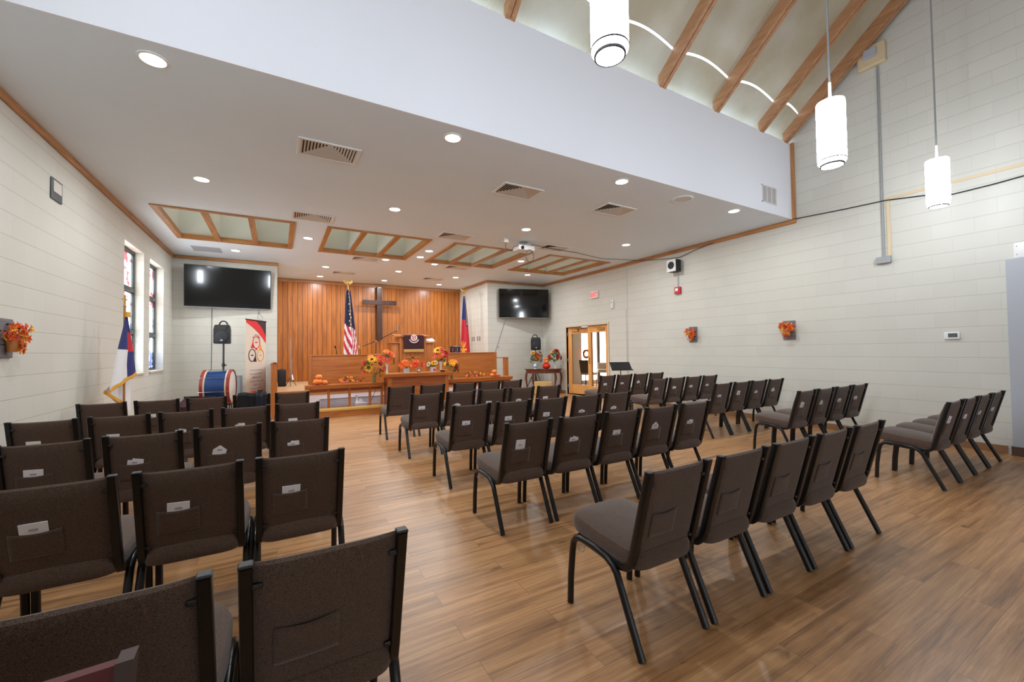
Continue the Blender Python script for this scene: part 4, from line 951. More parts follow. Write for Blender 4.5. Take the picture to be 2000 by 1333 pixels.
tri((-.135, 1.63), (-.22, 1.49), (-.08, 1.50), 'bannerred'); tri((.17, 1.585), (.11, 1.47), (.24, 1.43), 'orange2'); tri((-.03, 1.33), (.01, 1.19), (-.14, 1.20), 'bannerdark')
MB().box(-.03, .03, -.004, -.002, 1.45, 1.49).done('printed_mark', 'bannerred', t)
for k, (txt) in enumerate('ALL FOR JESUS'):
    a = math.radians(52-8.7*k)
    if txt != ' ': text_obj('arched_letter', txt, .042, 'bannerdark', t, Matrix.Translation((-.165*math.sin(a), -.003, 1.62+.165*math.cos(a))) @ Matrix.Rotation(-a, 4, 'Y') @ MXF)
rows = [(.98, .030, None), (.90, .028, None), (.815, .055, 'ANSWERING'), (.735, .03, None), (.655, .055, 'RADICAL'), (.575, .03, None)]
for z, h_, tx in rows:
    z += .03
    if tx: text_obj('printed_line', tx, h_*1.25, 'ink', t, Matrix.Translation((.02, -.003, z)) @ MXF, sx=.95)
    else:
        mb = MB(); x = -.24
        while x < .22:
            w_ = random.uniform(.05, .12); mb.box(x, min(x+w_, .25), -.004, -.002, z-h_*.4, z+h_*.4); x += w_+.02
        mb.done('printed_line', 'ink', t)
text_obj('printed_title', 'LOVE', .118, 'bannerred', t, Matrix.Translation((-.14, -.003, .505)) @ MXF, bold=.003, sx=.80)
text_obj('printed_title', 'SERVE', .118, 'bannerdark', t, Matrix.Translation((.145, -.003, .505)) @ MXF, bold=.003, sx=.72)

# ================================================================== STAGE INSTRUMENTS
t = thing('boom_microphone_stand', 'black boom microphone stand reaching up to the right beside the cross', 'microphone stand', (2.39, 11.85, SZ))
MB().tube([(0, 0, .02), (0, 0, 1.16)], .011, 8).done('stand_pole', 'black', t); MB().lathe([(.14, 0), (.14, .02), (.03, .04)], n=24).done('stand_base', 'black', t, True)
MB().tube([(-.34, 0, 1.02), (.0, -.02, 1.16), (.58, -.05, 1.46)], .011, 8).done('boom_arm', 'black', t)
MB().tube([(.58, -.05, 1.46), (.60, -.05, 1.50), (.63, -.06, 1.58)], [.012, .016, .026], 10).done('microphone', 'chrome', t)
MB().lathe([(.02, -.04), (.026, 0), (.02, .04)], (0, -.01, 1.14), 10).done('boom_clutch', 'chrome', t)
MB().tube([(.60, -.05, 1.48), (.52, -.04, 1.2), (.40, -.03, 1.0), (.34, -.02, .6)], .004, 5).done('microphone_cable', 'black', t)
for x, y, lb, col in ((1.36, 11.7, 'thin black microphone on a stand behind the left choir screen, left of the flag', 'black'), (1.95, 11.7, 'thin white-topped microphone behind the left choir screen, right of the flag', 'cream')):
    t = thing('microphone_stand', lb, 'microphone stand', (x, y, SZ), 0, 'small microphones on the stage')
    MB().tube([(0, 0, .02), (0, 0, .88), (-.02, -.01, .95)], .007, 6).done('stand_pole', 'black', t); MB().tube([(-.02, -.01, .95), (-.05, -.02, 1.03)], [.012, .020], 8).done('microphone', col, t)
    MB().lathe([(.10, 0), (.10, .015), (.02, .03)], n=16).done('stand_base', 'black', t)
t = thing('snare_drum', 'dark wine-red drum with chrome rims behind the right choir screen', 'drum', (4.55, 11.35, 1.31))
MB().cyl((0, 0), .165, .01, .20, 28).done('drum_shell', 'winedrum', t, True)
for z in (.0, .195): MB().lathe([(.165, z), (.178, z), (.178, z+.022), (.165, z+.022)], n=28, ring=True).done('chrome_rim', 'chrome', t, True)
MB().cyl((0, 0), .163, .2, .208, 28).done('drum_head', 'drumhead', t)
mb = MB(); [mb.box(.172*math.cos(a)-.006, .172*math.cos(a)+.006, .172*math.sin(a)-.006, .172*math.sin(a)+.006, .05, .16) for a in [k*PI/4 for k in range(8)]]; mb.done('lug', 'chrome', t)
t = thing('drum_stand', 'chrome stand holding the wine-red drum', 'stand', (4.55, 11.35, SZ))
MB().tube([(0, 0, .1), (0, 0, .76)], .012, 8).done('stand_pole', 'chrome', t)
for a in (0, 2.1, 4.2):
    MB().tube([(0, 0, .35), (.25*math.cos(a), .25*math.sin(a), .01)], .008, 6).done('stand_leg', 'chrome', t); MB().tube([(0, 0, .74), (.17*math.cos(a), .17*math.sin(a), .785)], .006, 6).done('basket_arm', 'chrome', t)
t = thing('chrome_instrument_arm', 'small chrome hardware arm standing behind the right wing of the pulpit', 'stand', (3.92, 11.5, SZ))
MB().tube([(0, 0, .02), (0, 0, .80), (-.0, 0, .84), (.18, 0, .86)], .010, 8).ball((.0, 0, .80), .03).ball((.2, 0, .86), .022).done('arm', 'chrome', t); MB().lathe([(.11, 0), (.11, .01), (.02, .03)], n=16).done('stand_base', 'black', t)
t = thing('amplifier_case', 'black rounded case standing at the left end of the stage', 'case', (.10, 12.2, SZ))
MB().box(-.09, .10, -.12, .12, 0, .44, bev=.03, seg=3).done('case_body', 'blackp', t, True); MB().tube([(.0, -.05, .44), (.0, -.05, .47), (.0, .05, .47), (.0, .05, .44)], .008, 6).done('case_handle', 'black', t)
t = thing('trombone_stand', 'slim silver instrument on a stand beside the black case on the stage', 'instrument', (.30, 12.0, SZ))
MB().tube([(0, 0, .25), (-.01, 0, .92), (.0, 0, 1.22)], .008, 6).tube([(.03, 0, .3), (.03, 0, .70)], .006, 6).done('slide', 'chrome', t)
MB().tube([(0, 0, .5), (.02, 0, .30), (.04, -.02, .16)], [.012, .03, .05], 10).done('bell', 'silver', t)
for a in (.4, 2.5, 4.6): MB().tube([(0, 0, .25), (.14*math.cos(a), .14*math.sin(a), .01)], .007, 6).done('stand_leg', 'black', t)
t = thing('music_stand', 'black music stand with a tilted desk behind the far right chair row', 'music stand', (7.18, 7.28, 0), -math.radians(24))
MB().prism([Vector(p) for p in ((-.25, -.02, .865), (.25, -.02, .865), (.25, .16, 1.045), (-.25, .16, 1.045))], (0, -.004, .006)).done('desk', 'black', t)
MB().box(-.26, .26, -.065, -.02, .855, .865).box(-.26, .26, -.07, -.065, .855, .88).done('desk_ledge', 'black', t); MB().tube([(0, .07, .03), (0, .07, .95)], .011, 8).done('stand_pole', 'black', t)
for a in (.4, 2.5, 4.6): MB().tube([(0, .07, .12), (.25*math.cos(a), .07+.25*math.sin(a), .01)], .009, 6).done('stand_leg', 'black', t)
# switch plates, outlets
for k, (y, lb) in enumerate(((12.85, 'first'), (12.70, 'second'), (12.42, 'third'), (12.26, 'fourth'))):
    t = thing('light_switch', 'small bronze light switch plate, %s of four from the boarded wall' % lb, 'light switch', (AX1, y, 1.78), 0, 'switch plates on the alcove wall')
    MB().box(-.008, 0, -.035, .035, -.07, .07, bev=.003, seg=1).done('switch_plate', 'switch', t); MB().box(-.018, -.008, -.006, .006, -.014, .014).done('switch_toggle', 'vent', t)
t = thing('wall_outlet', 'pale outlet plate on the wall behind the right half wall', 'outlet', (6.14, YT, 1.50)); MB().box(-.06, .06, -.008, 0, -.04, .04, bev=.003, seg=1).done('outlet_plate', 'vent', t); MB().box(-.04, .04, -.010, -.008, -.02, .02).done('outlet_sockets', 'ink', t)
t = thing('tissue_box', 'white patterned tissue box on the step under the left altar rail', 'box', (1.66, 9.90, .117)); MB().box(-.115, .115, -.06, .06, 0, .105, bev=.006).done('box_carton', 'tin', t)
MB().prism([Vector(p) for p in ((-.05, 0, .10), (.05, 0, .10), (.03, 0, .19), (-.02, .01, .20))], (0, .02, 0)).done('tissue', 'paper', t)
t = thing('spray_bottle', 'small white bottle standing behind the tissue box', 'bottle', (1.60, 10.06, .117)); MB().lathe([(.035, 0), (.035, .12), (.015, .16), (.015, .20), (.02, .20), (.02, .235)], n=16).done('bottle_body', 'white', t, True); MB().box(-.04, .02, -.01, .01, .235, .26).done('bottle_nozzle', 'greyblue', t)
tag(MB().tube([(1.98, 9.75, .60), (1.96, 9.85, .45), (1.9, 9.95, .25), (1.86, 10.0, .122)], .006, 6).done('rail_cable', 'black'), 'thin black cable hanging below the left altar rail near the communion table', 'cable')

# ================================================================== FLOWERS, PUMPKINS
def petals(mb, c, nrm, r, n, w, lift=.15, layers=1):
    nrm = Vector(nrm).normalized(); a = nrm.orthogonal().normalized(); b = nrm.cross(a); c = Vector(c)
    for L in range(layers):
        rr = r*(1-.28*L); lf = lift+.35*L
        for k in range(n):
            an = 2*PI*(k+.5*L)/n+random.uniform(-.1, .1); d = a*math.cos(an)+b*math.sin(an); s = nrm.cross(d)
            p0 = c+nrm*.004*L; p3 = c+d*rr+nrm*rr*lf; m = c+d*rr*.55+nrm*rr*lf*.7
            q = [mb.b.verts.new(p) for p in (p0+d*rr*.12, m+s*rr*w, p3, m-s*rr*w)]; mb._f(q)
def bouquet(name, label, loc, kind, R, blooms, leaves=14, up=.16, group=None, flat=1.0, leafm='leafg', zc=None):
    t = thing(name, label, 'flower arrangement', loc, 0, group)
    top = {'tall': .24, 'box': .11, 'short': .15, 'none': .0, 'silver': .13}[kind]
    if kind == 'tall': MB().lathe([(.03, 0), (.032, .01), (.018, .03), (.02, .12), (.036, .23), (.038, .24), (.03, .235), (.015, .05)], n=16).done('glass_vase', 'vase', t, True)
    if kind == 'short': MB().lathe([(.03, 0), (.04, .02), (.028, .08), (.05, .15), (.045, .15), (.02, .06)], n=16).done('glass_vase', 'vasegreen', t, True)
    if kind == 'box':
        MB().box(-.055, .055, -.05, .05, 0, .11, bev=.004).done('square_tin', 'tin', t)
        MB().lathe([(.001, 0), (.032, 0), (.032, .002), (.001, .002)], n=20, mtx=Matrix.Translation((.015, -.051, .052)) @ RY).done('tin_emblem', 'bannerred' if 'yellow' in label else 'greyblue', t)
    if kind == 'silver': MB().lathe([(.04, 0), (.05, .03), (.04, .07), (.06, .13), (.055, .13), (.03, .05)], n=12).done('foil_pot', 'silver', t)
    cz = top+up; R *= 1.18
    mb = MB()
    for _ in range(leaves):
        th = random.uniform(0, 2*PI); ph = random.uniform(-.5, 1.0)
        d = Vector((math.cos(th)*math.cos(ph), math.sin(th)*math.cos(ph)*.8, math.sin(ph)*flat))
        leaf(mb, Vector((0, 0, cz-.04))+d*R*random.uniform(.6, .98), R*random.uniform(.24, .36), d+Vector((0, -.4, 0)))
    if kind != 'none':
        for _ in range(7):
            th = random.uniform(0, 2*PI); mb.tube([(0, 0, top*.3), (.02*math.cos(th), .02*math.sin(th), top), (R*.5*math.cos(th), R*.4*math.sin(th), cz)], .004, 4)
    o = mb.done('foliage', leafm, t); o['kind'] = 'stuff'
    for m, cnt, sz, typ in blooms:
        sz *= 1.3
        for _ in range(cnt):
            th = random.uniform(PI*.95, PI*2.05) if random.random() < .75 else random.uniform(0, PI); ph = math.asin(random.uniform(-.35, .98))
            d = Vector((math.cos(th)*math.cos(ph), math.sin(th)*math.cos(ph)*.8, math.sin(ph)*flat)); c = Vector((0, 0, cz))+d*R*random.uniform(.62, .92)
            nrm = d+Vector((0, -.5, .1)); mb = MB()
            if typ == 's':
                petals(mb, c, nrm, sz, 13, .17, .12, 2); o = mb.done('sunflower', m, t)
                MB().ball(c+nrm.normalized()*sz*.12, sz*.33, 8, .7).done('flower_centre', 'core', o)
            elif typ == 'm': petals(mb, c, nrm, sz, 9, .34, .2, 4); mb.done('bloom', m, t)
            else: mb.ball(c, sz*.8, 8); petals(mb, c, nrm, sz*1.1, 6, .4, .7, 2); mb.done('bud', m, t)
    return t
RZ_ = .69; TZ = .885
FG = 'autumn flowers around the altar'
bouquet('flower_bouquet', 'big bouquet of sunflowers and pink roses on the left altar rail', (1.90, 9.62, RZ_), 'short', .23, [('bloomy', 4, .085, 's'), ('bloomp', 3, .05, 'b'), ('bloomr', 3, .055, 'm'), ('bloomo', 2, .06, 'm')], 22, .19, FG)
bouquet('flower_bouquet', 'tall orange and coral bouquet in glass vase, left end of the communion table', (2.14, 9.42, TZ), 'tall', .16, [('bloomo', 5, .06, 'm'), ('bloomc', 4, .06, 'm'), ('bloomp', 3, .05, 'b')], 14, .10, FG)
bouquet('potted_flowers', 'orange flowers in a square white tin, leftmost pot on the communion table', (2.56, 9.38, TZ), 'box', .115, [('bloomo', 9, .06, 'm')], 6, .07, FG, .6)
bouquet('potted_flowers', 'coral flowers in a silver foil pot on the communion table', (2.87, 9.44, TZ), 'silver', .115, [('bloomc', 9, .06, 'm')], 6, .06, FG, .7)
bouquet('potted_flowers', 'cream and yellow flowers in a square white tin on the communion table', (3.20, 9.38, TZ), 'box', .11, [('bloomw', 3, .055, 's'), ('bloomy', 3, .055, 's')], 8, .06, FG, .6)
bouquet('flower_bouquet', 'tall red and yellow bouquet in glass vase, right end of the communion table', (3.42, 9.46, TZ), 'tall', .18, [('bloomr', 5, .06, 'm'), ('bloomy', 2, .09, 's'), ('bloomo', 3, .06, 'm'), ('bloomp', 2, .05, 'b')], 16, .13, FG)
bouquet('flower_bouquet', 'round bouquet of yellow and red blooms just right of the communion table', (3.76, 9.62, RZ_), 'short', .18, [('bloomy', 3, .08, 'm'), ('bloomr', 4, .065, 'm'), ('bloomo', 3, .055, 'm')], 20, .14, FG)
def garland(label, x, y, z, L):
    t = thing('leaf_garland', label, 'garland', (x, y, z), 0, 'leaf garlands on the altar rails')
    for nm, m, cnt in (('green_leaf_cluster', 'leafg', 10), ('rust_leaf_cluster', 'leafr', 16), ('yellow_leaf_cluster', 'leafy', 14), ('orange_leaf_cluster', 'leafo', 8)):
        mb = MB()
        for _ in range(cnt):
            u = random.uniform(-1, 1); leaf(mb, (u*L/2, random.uniform(-.07, .07), .035+random.uniform(0, .12)*(1-u*u*.6)), random.uniform(.025, .045), (random.uniform(-1, 1), -1, random.uniform(0, 1.5)))
        o = mb.done(nm, m, t); o['kind'] = 'stuff'
    mb = MB(); [mb.ball((random.uniform(-L/2.3, L/2.3), random.uniform(-.06, .0), .035), .024, 8) for _ in range(7)]; o = mb.done('berry_cluster', 'bloomp', t); o['kind'] = 'stuff'
garland('low garland of rust and yellow leaves on the left altar rail', 1.41, 9.62, RZ_, .56)
garland('low garland of yellow and orange leaves on the right altar rail', 4.38, 9.62, RZ_, .56)
def pumpkin(label, c, r, m='pumpkin', sq=.75, stem=True, group='stacked decorative pumpkins'):
    t = thing('pumpkin', label, 'pumpkin', c, random.uniform(0, 6), group)
    MB().lathe([(r*math.sin(PI*k/10)**.8 if 0 < k < 10 else .002, r*sq*(1-math.cos(PI*k/10))) for k in range(11)], n=40, wob=lambda a: 1+.06*abs(math.sin(a*4.5))).done('pumpkin_body', m, t, True)
    if stem: MB().tube([(0, 0, 2*r*sq-.008), (.003, 0, 2*r*sq+.015), (.012, 0, 2*r*sq+.03)], [.012, .008, .006], 6).done('pumpkin_stem', 'stem', t)
pumpkin('larger orange pumpkin at the bottom of the pile on the left altar rail', (.74, 9.60, RZ_), .085); pumpkin('small orange pumpkin beside the bottom one on the left altar rail', (.875, 9.60, RZ_), .062)
pumpkin('small pale orange pumpkin on top of the pile on the left altar rail', (.765, 9.60, RZ_+.12), .066)
pumpkin('left bottom pumpkin of the pile at the right end of the right altar rail', (4.88, 9.60, RZ_), .058); pumpkin('right bottom pumpkin of the pile at the right end of the right altar rail', (5.0, 9.60, RZ_), .058)
pumpkin('topmost pumpkin of the pile at the right end of the right altar rail', (4.94, 9.60, RZ_+.085), .064)
for x, s_ in ((.80, 'left'), (4.94, 'right')):
    mb = MB()
    for _ in range(9): leaf(mb, (x+random.uniform(-.16, .16), 9.50+random.uniform(-.03, .02), RZ_+.015+random.uniform(0, .02)), .035, (random.uniform(-.4, .4), -1, .8))
    tag(mb.done('scattered_leaves', 'leafr'), 'red artificial leaves scattered at the foot of the %s pumpkin pile' % s_, 'leaves', 'leaf scatters')
t = thing('offering_plate', 'round gold plate on the right end of the communion table', 'plate', (3.40, 9.28, TZ)); MB().lathe([(.04, 0), (.05, .01), (.06, .03), (.13, .045), (.135, .05), (.06, .04), (.001, .035)], n=28).done('plate_dish', 'brass', t, True)

# console table in the right corner
CT = (7.245, 10.70, 0); CR = -math.radians(29)
def ct(x, y): c, s = math.cos(CR), math.sin(CR); return (CT[0]+x*c-y*s, CT[1]+x*s+y*c, .785)
t = thing('console_table', 'dark cherry half-round console table holding flowers in the right corner', 'table', CT, CR)
top = [(-.60, .17)]+[(-.60*math.cos(PI*k/20), .17-.36*math.sin(PI*k/20)**.7) for k in range(21)]
MB().prism([Vector((x, y, .76)) for x, y in top[1:]], (0, 0, .025)).done('table_top', 'cherry', t)
MB().prism([Vector((x*.93, (y-.17)*.9+.165, .65)) for x, y in top[1:]], (0, 0, .11)).done('curved_apron', 'cherry', t)
for x, y in ((-.54, .10), (.54, .10), (-.34, -.10), (.34, -.10)):
    o_ = 1 if x > 0 else -1
    MB().tube([(x, y, .66), (x+o_*.02, y-.01, .50), (x-o_*.01, y, .25), (x+o_*.01, y-.01, .04), (x+o_*.03, y-.02, .0)], [.034, .038, .022, .014, .02], 8).done('cabriole_leg', 'cherry', t, True)
MB().box(-.16, .16, -.168, -.160, .67, .745).done('drawer_front', 'cherry', t); MB().ball((0, -.175, .705), .012).done('drawer_knob', 'brass', t)
bouquet('flower_bouquet', 'sunflower and red bouquet on the left of the console table', ct(-.23, .0), 'tall', .20, [('bloomy', 3, .075, 's'), ('bloomr', 4, .06, 'm'), ('bloomo', 5, .055, 'm')], 26, .12, 'bouquets on the console table')
bouquet('flower_bouquet', 'rust red and orange bouquet on the right of the console table', ct(.36, .02), 'tall', .20, [('bloomr', 8, .06, 'm'), ('bloomo', 4, .055, 'm'), ('bloomy', 1, .06, 's')], 26, .14, 'bouquets on the console table')
def on(x, y, z): p = ct(x, y); return (p[0], p[1], p[2]+z)
pumpkin('glossy red pumpkin at the bottom of the stack on the console table', on(.08, -.02, 0), .125, 'redpump', .72, False)
pumpkin('orange pumpkin in the middle of the stack on the console table', on(.08, -.02, .17), .082, 'pumpkin', .65, False); pumpkin('small orange pumpkin on top of the stack on the console table', on(.08, -.02, .265), .066, 'pumpkin', .6, True)
t = thing('sanitizer_bottle', 'clear pump bottle with a blue label on the left of the console table', 'bottle', on(-.28, -.13, 0)); MB().lathe([(.045, 0), (.05, .01), (.05, .11), (.03, .15), (.014, .16), (.014, .18)], n=18).done('bottle_body', 'bottle', t, True)
MB().cyl((0, 0), .006, .18, .22, 8).box(-.04, .012, -.01, .01, .22, .235).done('pump_head', 'white', t); MB().cyl((0, 0), .0507, .04, .09, 18).done('bottle_label', 'bluelabel', t)
t = thing('straw_bale', 'small golden straw bale on the floor under the console table', 'straw bale', (7.18, 10.66, 0), CR)
MB().box(-.28, .28, -.10, .14, .0, .40, bev=.03, seg=3).done('bale_block', 'straw', t, True)
mb = MB()
for _ in range(120):
    x = random.uniform(-.28, .28); z = random.uniform(.05, .42); y = -.10 if z < .39 else random.uniform(-.1, .14); mb.tube([(x, y, z), (x+random.uniform(-.06, .06), y-random.uniform(0, .03), z+random.uniform(-.02, .04))], .002, 3)
o = mb.done('straw_stalks', 'straw', t); o['kind'] = 'stuff'
# lobby things seen through the door glass
t = thing('lobby_chair', 'dark metal-framed chair with a cream seat seen through the door glass', 'chair', (10.25, 12.1, 0), math.radians(-60))
MB().box(-.24, .24, -.24, .24, .42, .50, bev=.02).done('seat', 'cream', t); MB().prism([Vector(p) for p in ((-.24, -.22, .5), (.24, -.22, .5), (.24, -.38, .98), (-.24, -.38, .98))], (0, -.03, 0)).done('backrest', 'taupe', t)
for x in (-.22, .22):
    for y in (-.2, .2): MB().tube([(x, y, 0), (x, y, .43)], .013, 8).done('leg', 'black', t)
t = thing('lobby_chair', 'cream padded chair seen low behind the right door glass', 'chair', (11.0, 12.1, 0), math.radians(-40))
MB().box(-.24, .24, -.24, .24, .48, .60, bev=.03).done('seat', 'bannerbg', t); MB().box(-.24, .24, .2, .26, .6, .85, bev=.02).done('backrest', 'bannerbg', t)
for x in (-.22, .22):
    for y in (-.2, .2): MB().tube([(x, y, 0), (x, y, .5)], .013, 8).done('leg', 'black', t)
t = thing('lobby_drape', 'bright magenta drape at the right side of the lobby window', 'curtain', (11.75, 12.65, 0)); MB().grid(lambda u, v: Vector((.0+.5*u, .03*math.sin(u*25), .2+2.1*v)), 30, 2).done('drape_cloth', 'magenta', t, True)
t = thing('lobby_wreath', 'orange autumn wreath seen through the left door glass', 'wreath', (10.55, 12.60, 1.20))
mb = MB()
for _ in range(60): a = random.uniform(0, 6.28); leaf(mb, (.14*math.cos(a), 0, .14*math.sin(a)), .06, (-.5, -1, random.uniform(-.5, .5)))
mb.done('wreath_leaves', 'leafo', t); MB().tube([(0, .03, 0), (0, .03, -.6), (.0, .03, -1.18)], .012, 8).done('wreath_stand', 'black', t); MB().cyl((0, .03), .12, -1.20, -1.18, 20).done('stand_base', 'black', t)

# ================================================================== CHAIRS
def make_chair():
    t = thing('stacking_chair', '', 'chair')
    # seat cushion (y: 0 = rear foot, +y toward the stage)
    def seat(u, v):
        x = (u-.5)*2; y = (v-.5)*2
        k = (abs(x)**5+abs(y)**5)**.2
        return x, y, k
    nx = 16
    mb = MB(); rings = []
    def rr(sx, sy, z, cy=.275, tilt=.055):
        P = []
        for k in range(40):
            a = 2*PI*k/40; c, s_ = math.cos(a), math.sin(a); e = .32
            x = math.copysign(abs(c)**e, c)*sx; y = math.copysign(abs(s_)**e, s_)*sy
            w = 1-.05*(y < 0)
            P.append(Vector((x*w, cy+y, z+tilt*(y)/.25*.5+.012*(1-(x/.22)**2)*(z > .43))))
        return P
    for sx, sy, z in ((.20, .215, .375), (.212, .235, .380), (.218, .243, .400), (.218, .243, .430), (.208, .232, .452), (.17, .19, .466), (.09, .11, .472), (.01, .01, .474)): rings.append(rr(sx, sy, z))
    mb.ring_loft(rings); mb.done('seat', 'fabric', t, True)
    # backrest pad, following the raked posts
    def P(z): return -.045+(.822-z)*.26
    prof = [(.075, .392), (P(.40)-.002, .396), (P(.41)-.007, .412)]+[(P(z)-.007, z) for z in (.46, .52, .58, .64, .70, .76)]+[(P(.79)-.005, .795), (P(.81)+.002, .812), (P(.82)+.014, .820), (P(.82)+.028, .816), (P(.80)+.038, .80), (P(.76)+.042, .76)]+[(P(z)+.046+.006*math.sin((z-.4)*8), z) for z in (.70, .64, .58, .52, .46)]+[(P(.42)+.045, .42), (P(.40)+.032, .396)]
    rings = []
    for i in range(13):
        u = -1+2*i/12; fl = 1-.5*abs(u)**10
        rings.append([Vector((u*.184, P(z)+.018+(y-P(z)-.018)*fl, z+(-.006*(1-abs(u)**4) if z > .75 else 0))) for y, z in prof])
    mb = MB(); mb.ring_loft(rings); mb.done('backrest', 'fabric', t, True)
    # uprights
    for s in (-1, 1):
        x = s*.196
        MB().bar([(x, P(.822), .822), (x, P(.70), .70), (x, P(.56), .56), (x, P(.44), .44), (x, .067, .400), (x, .076, .378), (x, .095, .360), (x, .13, .350), (x, .22, .355), (x, .44, .372)], .031, .034).done('back_post', 'frame', t, True)
        MB().box(x-.0165, x+.0165, -.063, -.027, .819, .828, bev=.003, seg=1).done('post_cap', 'blackp', t)
    # legs: each end of the side hoop
    for s in (-1, 1):
        x0, x1 = s*.2155, s*.2165
        MB().tube([(x1, .500, .004), (x1, .492, .15), (x0, .474, .30), (x0, .463, .340), (x0, .440, .366), (x0, .405, .377), (x0, .34, .378), (x0, .285, .375)], .0172, 12, side=(1, 0, 0)).done('leg', 'frame', t, True)
        MB().tube([(x1, .0, .004), (x0, .125, .27), (x0, .145, .315), (x0, .170, .342), (x0, .21, .362), (x0, .285, .375)], .0172, 12, side=(1, 0, 0)).done('leg', 'frame', t, True)
    MB().tube([(-.219, .42, .372), (.219, .42, .372)], .010, 8).tube([(-.219, .18, .347), (.219, .18, .347)], .010, 8).done('seat_frame', 'frame', t)
    MB().tube([(-.215, .36, .364), (-.232, .36, .362), (-.232, .36, .335), (-.232, .375, .322), (-.232, .40, .322), (-.232, .41, .335)], .0028, 5).done('linking_hook', 'galv', t)
    for s in (-1, 1):
        MB().box(s*.175-.016, s*.175+.016, P(.76)-.013, P(.76)-.003, .752, .768, bev=.004).done('fixing_tab', 'black', t)
        MB().box(s*.175-.014, s*.175+.014, P(.445)-.013, P(.445)-.003, .437, .452, bev=.004).done('fixing_tab', 'black', t)
    # sewn pocket on the back
    def pk(u, v):
        z = .503+.118*v-.010*math.sin(u*PI)*v
        return Vector((-.135+.165*u, P(z)-.009-.007*math.sin(u*PI)*(.3+.7*v), z))
    mb = MB(); mb.grid(pk, 10, 8); o = mb.done('back_pocket', 'fabric', t, True)
    sd = o.modifiers.new('thick', 'SOLIDIFY'); sd.thickness = .002; sd.offset = 0
    return t
ch0 = make_chair(); note_kids(ch0)
ORD = ['first', 'second', 'third', 'fourth', 'fifth']
SH = {'nearest': 'nearest row', 'second': 'second row', 'middle': 'third row', 'fourth': 'fourth row', 'front': 'farthest row'}
def make_paper(kind):
    mb = MB()
    if kind == 0: mb.box(-.043, .043, -.005, 0, -.045, .040)
    elif kind == 1: mb.prism([Vector(p) for p in ((-.045, 0, -.04), (.03, 0, -.045), (.038, 0, .022), (-.036, 0, .030))], (0, -.002, 0)).prism([Vector(p) for p in ((-.02, -.003, -.04), (.045, -.003, -.04), (.048, -.003, .030), (-.01, -.003, .042))], (0, -.002, 0))
    elif kind == 2: mb.prism([Vector(p) for p in ((-.045, 0, -.05), (.04, 0, -.05), (.045, 0, .045), (-.035, 0, .055))], (0, -.003, 0))
    else: mb.prism([Vector(p) for p in ((-.045, 0, -.04), (.04, 0, -.04), (.045, 0, .01), (.0, 0, .045), (-.04, 0, .012))], (0, -.003, 0))
    t = thing('folded_bulletin', '', 'paper')
    mb.done('sheet', 'paper', t)
    MB().box(-.014, .014, -.0056 if kind == 0 else -.0058, -.0030, .004, .016).done('printed_emblem', 'ink', t)
    note_kids(t); return t
papers = [make_paper(k) for k in range(4)]; pused = [False]*4
first_used = False
# row: block, row phrase, rear foot y, slope, centres, papers (kind per chair or None)
ROWS = [
 ('centre', 'nearest row', 1.30, 0, [1.585, 2.085, 2.575, 3.065, 3.555], [None]*5, 'nearest'),
 ('centre', 'second nearest row', 2.69, 0, [1.655, 2.145, 2.625, 3.11, 3.60], [2, 1, 0, 3, 1], 'second'),
 ('centre', 'middle row', 3.86, .0, [1.705, 2.195, 2.69, 3.20, 3.70], [0, 0, 0, 1, 1], 'middle'),
 ('centre', 'second row from the altar', 5.22, -.0, [1.68, 2.16, 2.64, 3.12, 3.60], [0, 1, 0, 1, 0], 'fourth'),
 ('centre', 'front row before the altar', 6.55, 0.03, [1.70, 2.22, 2.80, 3.28, 3.74], [None]*5, 'front'),
 ('left', 'nearest row', 1.29, 0, [.127, -.348, -.825], [None]*3, 'nearest'),
 ('left', 'second nearest row', 2.52, 0, [.115, -.358, -.832, -1.306], [0, 0, 0, 0], 'second'),
 ('left', 'middle row', 3.80, .06, [.165, -.315, -.79, -1.26, -1.735], [1, 3, 1, 0, 0], 'middle'),
 ('left', 'second row from the stage', 5.07, .05, [.195, -.275, -.755, -1.225, -1.70], [0, 1, 1, 0, 0], 'fourth'),
 ('left', 'front row by the windows', 6.52, .05, [.183, -.29, -.77, -1.25, -1.73], [None, None, None, 0, 0], 'front'),
 ('right', 'nearest row', 1.36, 0, [5.60, 6.075, 6.55, 7.025], [2, 0, 1, 1], 'nearest'),
 ('right', 'second nearest row', 2.65, .0, [5.66, 6.14, 6.63, 7.11], [2, 3, 0, 0], 'second'),
 ('right', 'middle row', 3.90, .0, [5.90, 6.39, 6.87, 7.37], [1, 2, 1, 3], 'middle'),
 ('right', 'fourth nearest row', 5.18, .0, [5.99, 6.47, 6.955, 7.44], [0, 0, 0, 1], 'fourth'),
 ('right', 'row farthest from the camera', 6.50, .0, [5.98, 6.46, 6.95, 7.44], [0, 0, 3, None], 'front'),
]
rnd = random.Random(3)
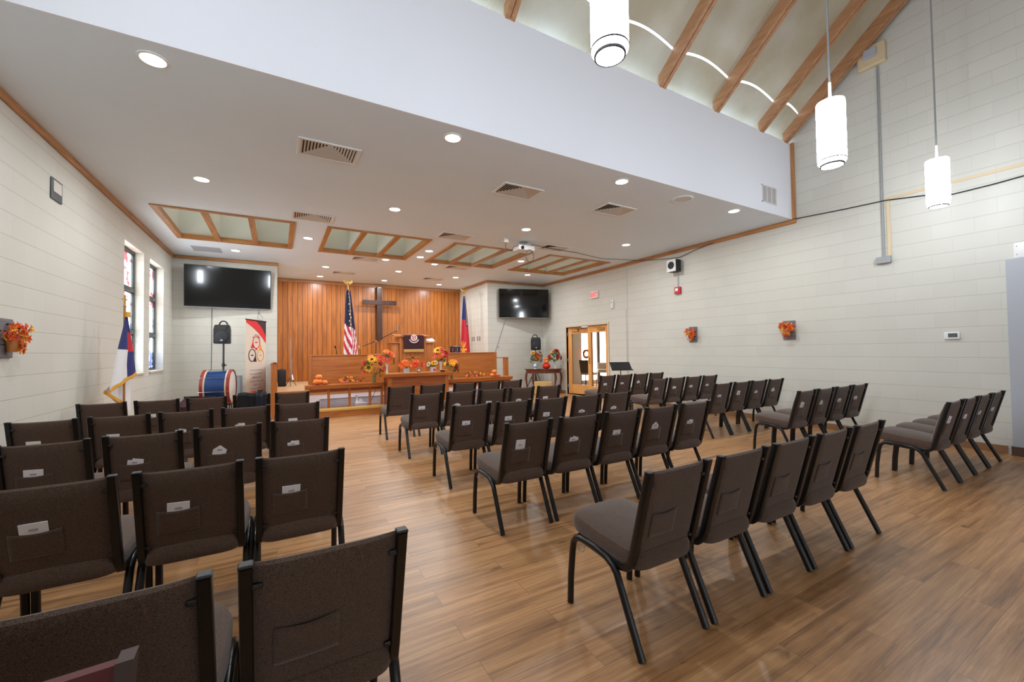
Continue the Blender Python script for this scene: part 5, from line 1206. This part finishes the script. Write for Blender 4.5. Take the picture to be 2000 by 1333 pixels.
for block, rphr, y0, sl, xs, ps, rn in ROWS:
    n = len(xs)
    for i, x in enumerate(xs):
        c = ch0 if not first_used else tree_copy(ch0); first_used = True
        rz = rnd.uniform(-.004, .004)
        y = y0+sl*(x-xs[0])
        c.location = (x, y, 0); c.rotation_euler = (0, 0, rz)
        order = ('%s from the main aisle' % ORD[i])
        if block == 'right': order = '%s from left' % ORD[i]
        c['label'] = 'brown padded chair, %s of the %s block, %s' % (SH[rn], block, order)
        c['category'] = 'chair'; c['group'] = 'brown chairs in the %s block' % block
        if ps[i] is not None:
            k = ps[i]; q = papers[k] if not pused[k] else tree_copy(papers[k]); pused[k] = True
            px, pz = -.055+rnd.uniform(-.008, .008), (.617 if k < 2 else .634)+rnd.uniform(-.004, .004)
            lx, ly = px, -.045+(.822-pz)*.26-.007
            q.location = (x+lx*math.cos(rz)-ly*math.sin(rz), y+lx*math.sin(rz)+ly*math.cos(rz), pz)
            q.rotation_euler = (math.radians(14.6), rnd.uniform(-.16, .16) if k else rnd.uniform(-.06, .06), rz)
            q['label'] = 'white paper behind the chair, %s of %s block, %s' % (SH[rn], block, order)
            q['category'] = 'paper'; q['group'] = 'papers tucked in the chair backs'
# coat over a chair of the left front row
cx, cy = -.296, 6.50
t = thing('draped_jacket', 'dark navy jackets draped over a chair in the left front row', 'jacket', (cx, cy, 0))
def drape(x0, x1, low, th, ph):
    def f(u, v):
        x = x0+(x1-x0)*u; s = (v-.5)*2
        z = .845-low*abs(s)**1.1*(1-.12*math.sin(u*7+ph)); yb = -.045+ (-th if s < 0 else th)*min(1, abs(s)*6)
        y = yb+(.09*(1-(z/.84))) - .008*math.sin(u*13+ph)
        return Vector((x, y+.01, z+.01*math.sin(u*6+ph)*(1-abs(s))))
    return f
o = MB().grid(drape(-.15, .09, .26, .036, 0), 20, 24).done('jacket_body', 'blackcloth', t, True); sd = o.modifiers.new('thick', 'SOLIDIFY'); sd.thickness = .008
o = MB().grid(drape(.05, .17, .30, .045, 2), 16, 24).done('jacket_sleeve', 'navycloth', t, True); sd = o.modifiers.new('thick', 'SOLIDIFY'); sd.thickness = .008
tag(MB().box(-.06, .06, -.09, .09, 0, .004).done('loose_sheet', 'paper', loc=(-.50, 4.16, .485), rz=.3), 'white sheet lying on a seat in the middle row of the left block', 'paper')
# red chair right beside the camera
t = thing('red_padded_chair', 'blurred red padded chair back with a brown wood edge at the bottom left corner', 'chair', (-.225, 1.03, 0), math.radians(4))
def slab(x0, x1, th, z0=.40, z1=.80, o_=0.0):
    k = .50; return [Vector(p) for p in ((x0, -(z1-z0)*k-o_, z0), (x0, -o_, z1), (x0, -th-o_, z1+.005), (x0, -(z1-z0)*k-th-o_, z0))], (x1-x0, 0, 0)
MB().prism(*slab(-.52, -.025, .03)).done('backrest', 'redvinyl', t)
for x0, x1 in ((-.025, .0), (-.545, -.52)): MB().prism(*slab(x0, x1, .05, .0, .808, -.008)).done('back_post', 'brownwood', t)
MB().box(-.52, -.02, -.66, -.22, .36, .43, bev=.02).done('seat', 'redvinyl', t)
for x in (-.545, -.025): MB().box(x, x+.025, -.68, -.64, 0, .40, bev=.004).done('leg', 'brownwood', t)
bpy.context.view_layer.update()
